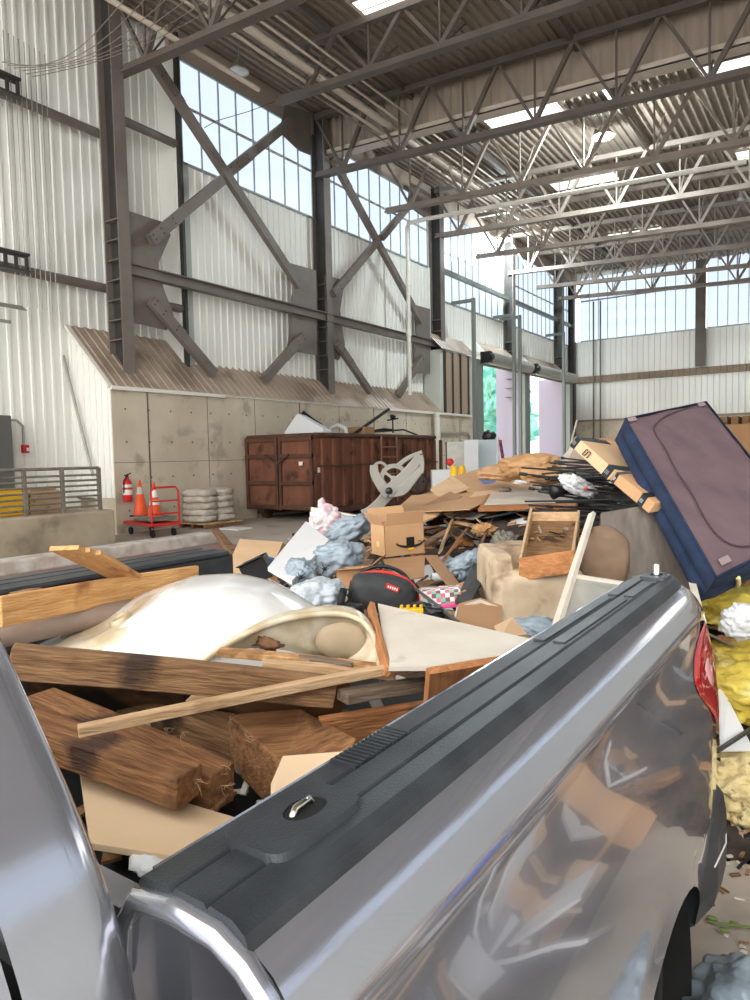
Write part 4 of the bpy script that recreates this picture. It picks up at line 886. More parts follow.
# drywall panel with wooden edge strip
sheet('drywall_sheet', [P(378, 607, 2.62), P(535, 644, 2.2), P(500, 660, 2.05), P(432, 671, 1.98), P(387, 671, 2.0)], .014, drywall, 'off white drywall panel standing at an angle in the back of the bed', 'drywall')
plank('wood_edge', P(371, 606, 2.55), P(388, 672, 2.0), .035, .02, w_or, 'brown wooden strip along the left edge of the drywall panel', 'lumber', up=(-.5, -.8, .3))
def crv0(p):
    return [p[0]] + [(p[i] + p[i + 1]) / 2 for i in range(len(p) - 1)] + [p[-1]]
m = MB()
for px_, py_ in ((196, 770), (200, 785), (230, 765), (228, 790), (170, 730), (182, 738), (236, 720), (248, 742)):
    q_ = B(px_, py_, 1.235 if py_ < 750 else 1.2)
    for k_ in range(2):
        e_ = [q_ + Vector((random.gauss(0, .012), random.gauss(0, .012) - .004, random.gauss(0, .012) + .004)) for _ in range(5)]; m.tube(crv0(e_), .0007, 4)
add('twine_strands', m, w_tan, label='pale frayed strands tangled over the beam ends in the bed', cat='strands', kind='stuff')
# debris on the bed floor
m = MB()
for k in range(160):
    c = Vector((random.uniform(-2.2, -.7), random.uniform(.6, 2.5), random.uniform(1.01, 1.08))); d = Vector((random.uniform(-1, 1), random.uniform(-1, 1), random.uniform(-.15, .3))).normalized() * random.uniform(.03, .22)
    m.beam(c, c + d, random.uniform(.01, .06), .008, mi=k % 4)
add('bed_debris', m, [w_dark, w_grey, drywall, w_beam], label='splinters and scraps scattered on the truck bed floor', cat='wood scraps', kind='stuff')
# ================================================================== THE RUBBISH HEAP
def camco(x, y): return (375 + F * (x * D2.x + y * D1.x - 2.0 * 0 + (0)) / max(.1, x * D2.z + y * D1.z)), x * D2.z + y * D1.z
def sst(a, b, t): t = max(0, min(1, (t - a) / (b - a))); return t * t * (3 - 2 * t)
def mound(x, y):
    px, d = camco(x, y)
    if d < 2.2: return .0
    T = [(3.0, .0), (3.6, .62), (4.2, .80), (5, .9), (6, .98), (7, 1.12), (8, 1.35), (9, 1.45), (10.5, 1.2), (12, .7), (14, 0)]
    b = 0
    for (da, a), (db, c) in zip(T, T[1:]):
        if da <= d <= db: b = a + (c - a) * (d - da) / (db - da)
    lo = sst(205, 290, px); hi = .62 + .38 * sst(330, 520, px)
    b = b * lo * (hi if d > 6 else 1)
    if x > -.75 and y < 6.5: b *= sst(2.9, 5.0, y)        # low at the tail corner
    if x > -2.9 and y < 3.4: b *= sst(2.85, 3.4, y)
    if px > 800: b *= 1 - sst(800, 1300, px) * .5
    return b
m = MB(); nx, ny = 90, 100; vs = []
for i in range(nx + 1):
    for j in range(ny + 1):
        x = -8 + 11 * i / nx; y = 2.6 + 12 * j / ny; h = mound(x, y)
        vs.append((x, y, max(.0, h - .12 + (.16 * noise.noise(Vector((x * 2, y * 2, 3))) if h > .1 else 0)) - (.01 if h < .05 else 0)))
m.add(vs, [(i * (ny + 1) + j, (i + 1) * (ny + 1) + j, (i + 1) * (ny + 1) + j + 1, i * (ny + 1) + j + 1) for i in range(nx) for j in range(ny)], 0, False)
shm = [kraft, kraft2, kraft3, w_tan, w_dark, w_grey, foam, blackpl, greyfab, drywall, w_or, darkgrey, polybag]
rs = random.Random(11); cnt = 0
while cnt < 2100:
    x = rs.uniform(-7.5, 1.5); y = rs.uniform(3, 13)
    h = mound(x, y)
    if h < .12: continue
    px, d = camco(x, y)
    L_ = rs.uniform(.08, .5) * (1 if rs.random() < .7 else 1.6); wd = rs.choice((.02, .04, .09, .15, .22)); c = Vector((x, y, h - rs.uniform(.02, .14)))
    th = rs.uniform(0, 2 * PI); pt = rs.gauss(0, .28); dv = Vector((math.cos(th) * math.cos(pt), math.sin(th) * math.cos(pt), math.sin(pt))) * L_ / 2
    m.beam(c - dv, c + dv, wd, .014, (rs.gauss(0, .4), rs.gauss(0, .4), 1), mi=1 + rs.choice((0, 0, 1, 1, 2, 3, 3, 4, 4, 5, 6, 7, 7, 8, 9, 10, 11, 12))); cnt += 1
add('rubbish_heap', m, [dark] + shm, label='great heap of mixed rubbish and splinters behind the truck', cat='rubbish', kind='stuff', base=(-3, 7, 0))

def psheet(name, pts, th, mt, lb, cat='cardboard', **k): return sheet(name, [PD(*q) for q in pts], th, mt, lb, cat, **k)
def pplank(a, b, w, h, mt, lb, up=(0, 0, 1), name='wood_plank', cat='lumber', **k): return plank(name, PD(*a), PD(*b), w, h, mt, lb, cat, up=up, **k)
def bag(name, px, py, off, rx, ry, rz, mt, lb, seed=1, roll=0, knot=None, sq=.85, ridge=.055, amp=.26):
    c = PD(px, py, off); q = Matrix((RGT, FWD, Z)).transposed().to_quaternion(); 
    from mathutils import Quaternion
    q = q @ Quaternion((0, 1, 0), roll)
    r = empty(name, (c.x, c.y, c.z - rz), lb, 'bag'); m = MB(); m.blob(c, (rx, ry, rz), seed, amp, 1.8, 5, q=q, sq=sq, ridge=ridge); add('bag_body', m, mt, r)
    if knot:
        kx, ky, kc = knot; k0 = PD(kx, ky, off) - FWD * ry * .9
        m = MB(); n = 9
        for i in range(n):
            t = 2 * PI * i / n; L_ = .032 + .016 * math.sin(i * 2.3); e = k0 + RGT * math.cos(t) * L_ + Z * math.sin(t) * L_ + FWD * (.02 + .015 * math.sin(i))
            m.tube([k0, k0.lerp(e, .5) - FWD * .02, e], [.006, .004, .002], 5)
        m.blob(k0 - FWD * .005, (.014, .012, .014), 3, .4, 3, 2); add('tied_knot', m, kc, r)
    return r
def open_box(name, c, u, v, L_, W_, H_, mt, lb, flaps=(), th=.008, tilt=None):
    """corrugated carton: hollow body with base and four walls, flaps as parts"""
    c, u, v = Vector(c), Vector(u).normalized(), Vector(v).normalized(); w_ = u.cross(v).normalized()
    if w_.z < 0: w_ = -w_
    r = empty(name, c, lb, 'box'); m = MB(); a, b = u * L_ / 2, v * W_ / 2; h = w_ * H_
    cs = [c - a - b, c + a - b, c + a + b, c - a + b]
    m.slab(cs, th, w_)
    for i in range(4):
        p, q = cs[i], cs[(i + 1) % 4]; nn = ((p + q) / 2 - c); m.slab([p, q, q + h, p + h], th, nn)
    add('box_body', m, mt, r)
    for side, ang, fl in flaps:
        p, q = cs[side] + h, cs[(side + 1) % 4] + h; nn = ((p + q) / 2 - h - c).normalized(); dr = nn * math.cos(ang) + w_ * math.sin(ang)
        ins = (q - p) * .02; m = MB(); m.slab([p + ins, q - ins, q - ins * 2 + dr * fl, p + ins * 2 + dr * fl], th * .8); add('flap', m, mt, r)
    return r, cs, h, w_
# --- left group of the heap
psheet('cardboard_sheet', [(224, 574, 1.2), (240, 540, 1.6), (283, 543, 1.6), (268, 578, 1.2)], .012, kraft3, 'plain pale cardboard panel leaning at the left end of the heap')
psheet('cardboard_sheet', [(268, 578, 1.3), (283, 543, 1.7), (288, 556, 1.75), (276, 584, 1.3)], .012, kraft2, 'narrow folded side of pale cardboard at the left end of the heap')
u_ = (RGT + Z * .45).normalized(); c_ = PD(262, 578, .6); r, cs, h, w_ = open_box('black_box', c_, u_, (FWD + Z * .1), .22, .18, .17, blackpl, 'open black box with a blue roll inside, beside the white foam board', ((0, .3, .1),))
m = MB(); q = PD(272, 563, .7); m.lathe(q, [(.02, 0), (.05, 0), (.05, .12), (.02, .12)], 16, axis=(-.4, -.6, .3)); add('tape_roll', m, blue, label='blue roll inside the open black box', cat='roll')
pplank((215, 530, 9), (236, 556, 5), .14, .1, w_dark, 'dark weathered timber end behind the black far bed rail', name='timber')
psheet('foam_board', [(306, 524, .4), (329, 543, .2), (292, 585, .0), (268, 571, .1)], .03, foam, 'large white foam board tilted among the grey bags', 'foam board')
bag('clear_bag', 327, 521, .7, .19, .13, .18, clearbag, 'clear plastic bag with pink and white papers inside', 4, roll=-.3, sq=1.15)
m = MB(); c = PD(322, 506, .7); m.blob(c, (.05, .05, .09), 5, .3, 3, 3, ridge=.2); add('bag_neck', m, clearbag, label='twisted peak of the clear plastic bag', cat='bag')
bag('grey_bag', 347, 531, .5, .27, .17, .125, polybag, 'grey plastic bag topmost of the tied bags, left of the open box', 6, roll=-.42)
bag('grey_bag', 338, 558, .1, .215, .17, .135, polybag, 'grey plastic bag with black tie in the middle of the bags', 8, roll=-.2, knot=(326, 566, blackpl))
bag('grey_bag', 301, 573, -.1, .125, .12, .11, polybag, 'smallest grey plastic bag with black tie, beside the foam board', 9, knot=(302, 575, blackpl))
bag('white_bag', 318, 596, -.1, .18, .14, .11, mat('translucent pale bag', (182, 190, 196), .35, c2=(156, 166, 174), scale=5, bump=1, bscale=10), 'white plastic bag below the tied grey bags above the basin', 12, roll=-.1)
m = MB(); a = PD(312, 509, 1.6); b = PD(405, 526, .6); m.beam(a, b, .035, .05); m.beam(a + Z * -.09, b + Z * -.05, .035, .03); add('white_rail', m, alum, label='white double metal rail lying behind the clear bag', cat='rail')
m = MB(); a = PD(368, 519, .8); b = PD(398, 524, .8); m.beam(a, b, .04, .05); add('blue_rail_end', m, blue, label='short blue end piece on the white metal rail', cat='rail')
# --- open delivery box with smile arrow tape
bc = PD(398, 552, .45) ; bu = (RGT * .88 + FWD * .40 + Z * .03); bv = (FWD * .88 - RGT * .40)
bu.normalize(); bv = (bv - bu * bv.dot(bu)).normalized()
r, cs, h, w_ = open_box('open_delivery_box', bc, bu, bv, .40, .30, .27, kraft, 'open cardboard delivery box with a smile arrow and yellow label on black tape', ((0, 1.25, .12), (1, .3, .15), (2, .9, .17), (3, 1.0, .13)))
nn = -bv if (-bv).dot(Vector((0, 0, 0)) - bc) > 0 else bv
fc = bc + nn * .156 + w_ * .075; bx = bu
m = MB(); m.slab([fc + bx * .015 + w_ * -.02, fc + bx * .095 + w_ * -.02, fc + bx * .095 + w_ * .075, fc + bx * .015 + w_ * .075], .002, nn); add('black_tape', m, blackpl, r)
m = MB(); m.tube([fc + nn * .006 + bx * (.05 + .15 * math.sin(t)) + w_ * (.05 - .06 * math.cos(t)) for t in [-1.2 + i * .24 for i in range(11)]], [.006 + .005 * math.sin(i / 10 * PI) for i in range(11)], 6); m.tube([fc + nn * .006 + bx * .13 + w_ * .035, fc + nn * .006 + bx * .165 + w_ * .03, fc + nn * .006 + bx * .16 + w_ * -.005], .004, 6); add('smile_arrow', m, blackpl, r)
m = MB(); a = fc + nn * .008 + w_ * -.035 + bx * .055; m.slab([a - bx * .03 - w_ * .012, a + bx * .03 - w_ * .002, a + bx * .03 + w_ * .02, a - bx * .03 + w_ * .01], .002, nn); add('yellow_label', m, yellowp, r)
sq_ = bc - bx * .201 + w_ * .09; m = MB(); m.slab([sq_ - bv * .03 - w_ * .02, sq_ + bv * .03 - w_ * .02, sq_ + bv * .03 + w_ * .03, sq_ - bv * .03 + w_ * .03], .002, -bx); add('side_label', m, mat('tan label', (206, 180, 110), .6), r)
r, cs, h, w2 = open_box('open_carton', PD(358, 585, .2), (RGT * .9 - FWD * .3 + Z * .1), (FWD * .95 + RGT * .3), .26, .18, .13, kraft2, 'open brown carton holding blue lidded cans under the delivery box', ((0, .2, .08), (1, .6, .12)))
for i, (px, py) in enumerate(((347, 578), (360, 573))):
    m = MB(); q = PD(px, py, .25); m.lathe(q - Z * .06, [(0, 0), (.032, 0), (.032, .07), (.0, .07)], 16, axis=(-.2, -.5, 1)); r = add('can', m, foam, label=('left' if i == 0 else 'right') + ' blue lidded can in the open brown carton', cat='can'); m = MB(); m.lathe(q - Z * .06 , [(.034, .062), (.034, .076), (0, .076)], 16, axis=(-.2, -.5, 1)); add('lid', m, blue, r)
psheet('cardboard_sheet', [(383, 560, .3), (425, 556, .3), (424, 578, 0), (392, 582, 0)], .008, kraft2, 'brown carton flap hanging below the delivery box')
psheet('cardboard_sheet', [(424, 556, .3), (437, 556, .4), (462, 588, .1), (450, 590, 0)], .008, kraft2, 'bent brown cardboard strip falling to the right of the delivery box')
# --- black rounded tool bag with red piping
c = PD(383, 592, -.1); r = empty('tool_case', (c.x, c.y, c.z - .15), 'black rounded case with red piping and a red badge in the heap', 'case')
from mathutils import Quaternion
qq = Matrix((RGT, FWD, Z)).transposed().to_quaternion() @ Quaternion((0, 1, 0), .18)
m = MB(); m.blob(c, (.235, .16, .135), 3, .05, 1.5, 5, q=qq, sq=.75); add('case_shell', m, darkgrey, r)
m = MB(); m.tube([c + qq @ Vector((.235 * math.cos(t), -.03, .14 * math.sin(t))) for t in [-.15 + i * .14 for i in range(22)]], .012, 8); add('red_piping', m, redp, r)
m = MB(); m.tube([c + qq @ Vector((.20 * math.cos(t), .07, .165 * math.sin(t))) for t in [-.1 + i * .14 for i in range(22)]], .014, 8); add('black_rim', m, blackpl, r)
bdg = c + qq @ Vector((.05, -.155, .065)); m = MB(); m.beam(bdg - RGT * .04 + Z * .02, bdg + RGT * .04 - Z * .015, .012, .032, (0, 0, 1)); add('badge', m, redp, r)
m = MB(); e1 = qq @ Vector((1, 0, 0))
for k in range(5): m.beam(bdg - RGT * (.03 - k * .014) + Z * (.012 - k * .005) - FWD * .008, bdg - RGT * (.022 - k * .014) + Z * (.01 - k * .005) - FWD * .008, .004, .016)
add('badge_marks', m, reflw, r)
m = MB()
c2 = PD(345, 600, -.2); m.lathe(c2, [(.03, 0), (.07, 0), (.075, .02), (.07, .045), (.03, .045)], 20, axis=(-.7, -.5, .2)); add('side_wheel', m, rubber, r)
m = MB(); m.box((c2.x + .02, c2.y - .08, c2.z - .1), (c2.x + .14, c2.y + .02, c2.z - .01)); add('side_pocket', m, blackpl, r, bevel=.02)
m = MB(); m.tube([PD(379, 563, .1), PD(392, 572, -.1), PD(420, 592, -.3), PD(458, 622, -.5)], .011, 8); add('metal_rod', m, mat('grey handle', (96, 92, 88), .4, metal=.4), label='long thin grey handle slanting over the black case', cat='rod')
m = MB(); m.blob(PD(424, 612, -.4), (.12, .08, .05), 5, .3, 2, 4, ridge=.08); add('black_pouch', m, blackpl, label='black fabric pouch above the drywall panel', cat='pouch')
m = MB(); c = PD(411, 611, -.5); m.beam(c - RGT * .065, c + RGT * .065, .05, .03)
for k in range(4): m.beam(c + RGT * (-.05 + k * .035) + Z * .015, c + RGT * (-.05 + k * .035) + Z * .035, .012, .02, Y)
add('yellow_clip', m, yellowp, label='bright yellow toothed plastic piece above the drywall panel', cat='clip', bevel=.004)
# --- plaid box with pink base
c = PD(440, 596, -.1); r = empty('plaid_box', (c.x, c.y, c.z - .06), 'plaid patterned box in pink, green and white with a pink rim', 'box')
Mx = Matrix((RGT, FWD, Z)).transposed().to_4x4() @ Matrix.Rotation(-.06, 4, 'Y'); Mx.translation = c
m = MB(); m.box((-.135, -.06, -.045), (.135, .06, .055)); add('box_lid', m, plaid_m, r, Mx=Mx, bevel=.008)
m = MB(); m.box((-.14, -.066, -.07), (.15, .066, -.045)); add('pink_rim', m, pink, r, Mx=Mx, bevel=.005)
bag('grey_bag', 468, 566, .2, .19, .14, .11, polybag, 'grey crumpled bag with a handle, right of the plaid box', 15, roll=-.55, ridge=.14)
psheet('cardboard_sheet', [(459, 584, -.1), (470, 580, 0), (466, 592, -.2), (455, 596, -.2)], .006, kraft, 'small cardboard tab beside the plaid box')
m = MB(); c = PD(438, 577, .3); m.blob(c, (.06, .04, .035), 4, .3, 3, 3, ridge=.2); add('white_wad', m, foam, label='small white paper wad under the crossed planks', cat='paper')
# --- torn basin tub (cream) and pieces near the bed
c = P(485, 622, 3.6); r = empty('torn_carton', (c.x, c.y, c.z - .06), 'torn cream edged brown carton end above the drywall panel', 'carton')
ring = [P(*q) for q in [(455, 625, 3.5), (458, 608, 3.8), (480, 602, 3.9), (502, 610, 3.9), (503, 628, 3.6), (488, 638, 3.4), (462, 636, 3.4)]]
m = MB(); m.tube(ring, [.014, .01, .016, .012, .015, .01, .014], 7, closed=True); add('torn_edge', m, drywall, r)
m = MB(); m.slab([p + FWD * .03 - Z * .01 for p in ring], .03); add('carton_face', m, kraft2, r)
sheet('cardboard_sheet', [P(494, 628, 3.4), P(512, 619, 3.5), P(527, 636, 3.3), P(500, 640, 3.1)], .01, kraft3, 'small pale cardboard corner right of the torn carton', 'cardboard')
m = MB(); m.blob(P(540, 627, 3.7), (.16, .1, .05), 6, .3, 2, 4, ridge=.12); add('blue_grey_cloth', m, polybag, label='flat pale blue grey plastic at the foot of the sofa', cat='plastic sheet')
# --- sofa
def so(x, y, z): return sofc + RGT * x + FWD * y + Z * z
sofc = P(528, 612, 4.3); r = empty('sofa', sofc - Z * .12, 'beige stained sofa base lying under the wooden tray', 'sofa')
m = MB(); 
def rb(m, a, b, n=6):   # soft block in the sofa frame
    x0, y0, z0 = a; x1, y1, z1 = b; cx_, cy_, cz_ = (x0 + x1) / 2, (y0 + y1) / 2, (z0 + z1) / 2
    M3 = Matrix((RGT, FWD, Z)).transposed().to_quaternion(); m.blob(so(cx_, cy_, cz_), ((x1 - x0) / 2 * 1.05, (y1 - y0) / 2 * 1.05, (z1 - z0) / 2 * 1.05), 2, .05, 1.5, 5, q=M3, sq=.35)
m = MB(); rb(m, (-.19, 0, -.13), (.38, .5, .24)); add('sofa_front', m, sofa_m, r)
m = MB(); rb(m, (-.20, .1, -.02), (-.05, .8, .33)); add('sofa_arm', m, sofa_m, r)
m = MB(); rb(m, (-.1, .45, .0), (.4, .8, .34)); add('sofa_seat', m, sofa_m, r)
m = MB(); m.beam(PD(510, 573, .0), PD(517, 577, .0), .05, .04); add('red_scrap', m, redp, label='tiny red pink scrap on the sofa arm', cat='scrap', bevel=.004)
# wooden tray / drawer full of junk
tr = [P(519, 573, 4.3), P(574, 565, 4.2), P(580, 520, 5.0), P(530, 520, 5.1)]
r = empty('wooden_tray', P(545, 580, 4.4), 'tilted brown wooden drawer full of junk on the sofa', 'drawer')
m = MB(); m.slab(tr, .015); add('tray_bottom', m, w_dark, r)
for i, (a, b, h_) in enumerate(((0, 1, .09), (1, 2, .07), (2, 3, .06), (3, 0, .09))):
    up_ = Z * h_; m = MB(); nn = (tr[b] - tr[a]).cross(Z).normalized(); m.slab([tr[a] - Z * .05, tr[b] - Z * .05, tr[b] + up_, tr[a] + up_], .018, nn); add('tray_side', m, w_or if i == 0 else w_tan, r, bevel=.004)
pplank((517, 558, .2), (577, 531, .6), .03, .025, w_dark, 'dark rail crossing over the wooden drawer', up=(0, -.5, 1))
pplank((527, 574, .0), (533, 518, .8), .03, .03, w_tan, 'tan strip standing at the left of the wooden drawer')
pplank((555, 537, .3), (575, 517, .6), .03, .02, w_lt, 'short pale stick inside the wooden drawer')
pplank((549, 522, .6), (574, 511, .9), .07, .03, w_or, 'orange brown block at the top of the wooden drawer')
m = MB()
for k in range(70):
    c = P(rs.uniform(527, 572), rs.uniform(532, 566), 4.75) + Z * rs.uniform(-.03, .03); d = Vector((rs.gauss(0, 1), rs.gauss(0, 1), rs.gauss(0, .5))).normalized() * rs.uniform(.03, .1); m.beam(c, c + d, rs.uniform(.008, .03), .008, mi=rs.choice((0, 1, 2, 3)))
add('drawer_junk', m, [blackpl, w_tan, greypl, w_dark], label='small junk lying inside the wooden drawer', cat='junk', kind='stuff')
c = PD(549, 527, .2); r = empty('water_jug', c - Z * .05, 'clear plastic bottle with a blue cap in the wooden drawer', 'bottle'); m = MB(); m.lathe(c - Z * .08, [(0, 0), (.05, 0), (.055, .03), (.05, .11), (.02, .15), (.02, .17)], 18, axis=(-.2, -.2, 1)); add('bottle_body', m, mat('cloudy plastic', (222, 228, 236), .15, alpha=.6), r); m = MB(); m.lathe(c - Z * .08, [(.024, .165), (.024, .19), (0, .19)], 14, axis=(-.2, -.2, 1)); add('cap', m, blue, r)
bag('grey_cloth', 503, 548, .6, .12, .12, .16, greyfab, 'hanging grey crumpled cloth left of the wooden drawer', 21, roll=.4, ridge=.25)
# --- boards and crates of the upper heap
pplank((383, 531, 1.0), (483, 500, 1.8), .05, .03, w_or, 'long reddish lath, lower of two under the flattened boxes')
pplank((400, 529, 1.1), (500, 489, 1.9), .04, .03, w_dark, 'long brown lath, upper of two under the flattened boxes')
pplank((425, 545, .6), (455, 527, 1.1), .09, .03, w_dark, 'short dark plank right of the delivery box')
pplank((438, 568, .4), (466, 530, 1.0), .06, .025, w_or, 'orange plank crossing behind the grey bag', up=(-.5, -.6, .6))
pplank((455, 522, 1.2), (490, 530, 1.0), .08, .03, w_tan, 'tan board under the kraft paper')
m = MB(); m.blob(PD(484, 530, .8), (.13, .1, .065), 31, .3, 2, 5, ridge=.28); add('kraft_paper', m, paperk, label='crumpled kraft paper wad beneath the wood edged board', cat='paper')
sheet('tabletop', [PD(478, 509, .4), PD(575, 506, .4), PD(590, 490, 1.2), PD(488, 494, 1.3)], .03, w_or, 'flat wood edged board lying level across the heap', 'board')
psheet('panel', [(484, 505, .5), (570, 502, .5), (588, 486, 1.4), (492, 492, 1.4)], .004, drywall, 'pale paper covering the wood edged board', 'paper')
# flattened boxes
psheet('flattened_box', [(391, 514, .9), (412, 496, 1.8), (520, 487, 1.8), (470, 510, .6)], .012, kraft, 'flattened cardboard box with a blue round emblem, behind the delivery box', cat='cardboard')
em = PD(414, 503, 1.25); nrm_ = ((PD(412, 496, 1.8) - PD(391, 514, .9)).cross(PD(470, 510, .6) - PD(391, 514, .9))).normalized(); nrm_ = nrm_ if nrm_.z > 0 else -nrm_
fl = PD(391, 514, .9); em = em + nrm_ * ((fl - em).dot(nrm_) + .008)
m = MB(); m.lathe(em, [(.05, 0), (.085, 0), (.085, .003), (.05, .003)], 26, axis=nrm_); o_ = add('blue_emblem', m, mat('printed blue', (76, 112, 168), .7), parent=bpy.data.objects['flattened_box'])  if False else None
Q3 = Vector((0, 0, 1)).rotation_difference(nrm_); fb = bpy.data.objects['flattened_box']
def on_fb(mb, name, mt):
    inv = fb.matrix_world.inverted(); mb.v = [inv @ v for v in mb.v]; me = bpy.data.meshes.new(name); me.from_pydata(mb.v, [], mb.f); me.materials.append(mt); o = bpy.data.objects.new(name, me); COL.objects.link(o); o.parent = fb
bpy.context.view_layer.update()
on_fb(m, 'blue_emblem', mat('printed blue', (76, 112, 168), .7))
m = MB(); m.lathe(em, [(0, .001), (.04, .001), (.04, .003), (0, .003)], 20, axis=nrm_); on_fb(m, 'emblem_center', mat('printed pale blue', (178, 196, 210), .7))
psheet('flattened_box', [(447, 478, 2.2), (472, 494, 1.4), (508, 494, 1.4), (541, 468, 2.2), (500, 463, 2.8)], .012, kraft, 'flattened cardboard box with printed blue figure at the top of the heap')
psheet('printed_patch', [(478, 478, 1.85), (484, 484, 1.7), (497, 484, 1.7), (495, 478, 1.85)], .004, mat('printed blue', (76, 112, 168), .7), 'blue grey printed patch on the top flattened box', 'print')
psheet('flattened_box', [(452, 476, 2.3), (470, 489, 1.6), (440, 500, 1.4), (430, 490, 2.0)], .012, kraft3, 'pale flap of flattened cardboard left of the printed box')
psheet('flattened_box', [(420, 508, 1.0), (450, 492, 1.5), (462, 497, 1.3), (432, 520, .7)], .010, kraft2, 'upright bent cardboard flap above the delivery box')
psheet('flattened_box', [(470, 497, 1.2), (540, 488, 1.5), (535, 482, 1.8), (480, 486, 1.8)], .010, kraft3, 'thin pale cardboard layer over the long laths')
psheet('dark_board', [(410, 500, 2.2), (470, 478, 3.2), (474, 481, 3.1), (414, 505, 2.0)], .02, w_dark, 'thin dark board edge behind the flattened boxes', 'board')
m = MB(); m.blob(P(530, 466, 8.4), (.36, .25, .15), 33, .3, 1.6, 4, ridge=.16); m.blob(P(543, 474, 8.0), (.25, .2, .12), 39, .3, 2, 4, ridge=.15); add('kraft_paper', m, paperk, label='large crumpled kraft paper on the crest of the heap', cat='paper')
m = MB(); m.blob(P(502, 474, 9.2), (.34, .25, .09), 43, .3, 2, 4, ridge=.14); add('kraft_paper', m, kraft, label='low kraft paper crumple left of the large one on the crest', cat='paper')
sheet('drywall_sheet', [P(545, 475, 8.2), P(582, 440, 8.6), P(590, 447, 8.4), P(570, 478, 8.0)], .03, drywall, 'off white panel standing on the crest beside the kraft paper', 'panel')
sheet('grey_carton', [P(565, 470, 7.8), P(573, 452, 8.2), P(600, 455, 8.2), P(600, 475, 7.8)], .1, mat('mauve carton', (180, 158, 146), .7), 'mauve grey carton face behind the black rods', 'carton')
m = MB(); m.blob(P(610, 445, 9.5), (.4, .3, .1), 47, .3, 2, 4, ridge=.1); add('brown_sheet', m, kraft2, label='brown cardboard mound behind the long boxes beside the mattress', cat='cardboard')
sheet('dark_board', [PD(483, 546, .5), PD(497, 556, .3), PD(470, 606, -.2), PD(455, 604, -.1)], .02, darkgrey, 'dark grey slanting board between the grey bag and the sofa', 'board')
sheet('dark_board', [PD(497, 530, .9), PD(508, 536, .8), PD(484, 580, .1), PD(475, 572, .2)], .02, w_grey, 'weathered slanting board just left of the sofa arm', 'board')
m = MB(); a_ = PD(490, 502, .9); b_ = PD(512, 500, .9); m.tube([a_, b_], .03, 10); add('grey_canister', m, galv, label='short grey metal canister lying on the wood edged board', cat='canister')
m = MB(); a_ = PD(518, 498, 1.0); b_ = PD(541, 499, .9); m.beam(a_, b_, .07, .04); add('metal_box', m, darkgrey, label='flat dark metal box lying on the wood edged board', cat='box', bevel=.006)
m = MB(); a_ = PD(522, 482, 1.6); m.blob(a_, (.12, .07, .05), 61, .3, 2, 3, ridge=.15); add('white_wad', m, foam, label='white crumpled wad between the flattened boxes and the crest', cat='paper')
m = MB(); a_ = PD(505, 490, 1.3); m.blob(a_, (.09, .06, .035), 62, .3, 2, 3, ridge=.15); add('grey_wad', m, greyfab, label='grey crumpled wad beside the grey canister', cat='cloth')
pplank((455, 506, 1.6), (500, 489, 2.0), .05, .025, w_lt, 'pale lath sticking out above the long brown laths')
pplank((440, 552, .5), (452, 520, 1.1), .05, .02, w_tan, 'short tan lath standing left of the orange plank', up=(-.4, -.6, .5))
pplank((478, 552, .5), (492, 520, 1.2), .04, .02, w_dark, 'dark lath leaning right of the kraft paper wad', up=(-.4, -.6, .5))
psheet('cardboard_sheet', [(395, 545, .9), (372, 533, 1.0), (368, 512, 1.2), (388, 522, 1.1)], .008, kraft2, 'brown cardboard panel standing behind the open delivery box')
psheet('flattened_box', [(500, 492, 1.7), (548, 490, 1.6), (560, 478, 2.1), (516, 476, 2.2)], .010, kraft3, 'pale flat cardboard just below the crest of the heap')
# --- grey plastic chair frames
def ring_part(c, R, w_, th, a0, a1, sx=1.0, rot=0, n=26, mt=greypl):
    m = MB(); pts = []
    for i in range(n + 1):
        t = a0 + (a1 - a0) * i / n; x = R * sx * math.cos(t); z = R * math.sin(t); pts.append(c + RGT * (x * math.cos(rot) - z * math.sin(rot)) + Z * (x * math.sin(rot) + z * math.cos(rot)))
    prev = None
    for a, b in zip(pts, pts[1:]): m.beam(a, b + (b - a) * .15, th, w_, FWD.cross(b - a))
    return m
dC = 8.0
r = FR = empty('plastic_chair_frames', P(395, 520, dC), 'tangle of pale grey moulded plastic frames with a round hub in front of the container', 'plastic frame')
def strip(pts, w_, th, name):
    P3 = crv([P(x, y, dC + o) for x, y, o in pts], 24); m = MB(); rows = []
    for i, p in enumerate(P3):
        t = (P3[min(i + 1, 24)] - P3[max(i - 1, 0)]).normalized(); s_ = t.cross(FWD).normalized(); ww = w_[0] + (w_[1] - w_[0]) * i / 24
        rows.append([p + s_ * ww - FWD * th, p - s_ * ww - FWD * th, p - s_ * ww + FWD * th, p + s_ * ww + FWD * th])
    m.add([v for q in rows for v in q], [(i * 4 + k, (i + 1) * 4 + k, (i + 1) * 4 + (k + 1) % 4, i * 4 + (k + 1) % 4) for i in range(24) for k in range(4)], 0, False); m.add(rows[0], [(0, 1, 2, 3)]); m.add(rows[-1], [(3, 2, 1, 0)])
    return add(name, m, greypl, r, bevel=.01)
strip([(389, 491, -.3), (396, 484, -.3), (406, 474, -.3), (421, 456, -.3)], (.07, .05), .03, 'curved_arm')
strip([(389, 491, -.28), (402, 490, -.3), (412, 480, -.3), (422, 468, -.3)], (.07, .035), .03, 'curved_arm')
strip([(421, 455, -.28), (422, 462, -.3), (422, 468, -.3), (421, 473, -.3)], (.025, .025), .03, 'arm_tip')
strip([(374, 465, 0), (375, 474, 0), (382, 486, 0), (389, 494, 0)], (.045, .07), .035, 'curved_arm')
strip([(389, 493, .1), (380, 503, .1), (370, 511, .1), (362, 514, .1)], (.07, .05), .03, 'leg_frame')
strip([(398, 466, .1), (405, 460, .1), (414, 455, .1), (422, 452, .1)], (.03, .02), .03, 'arm_tip')
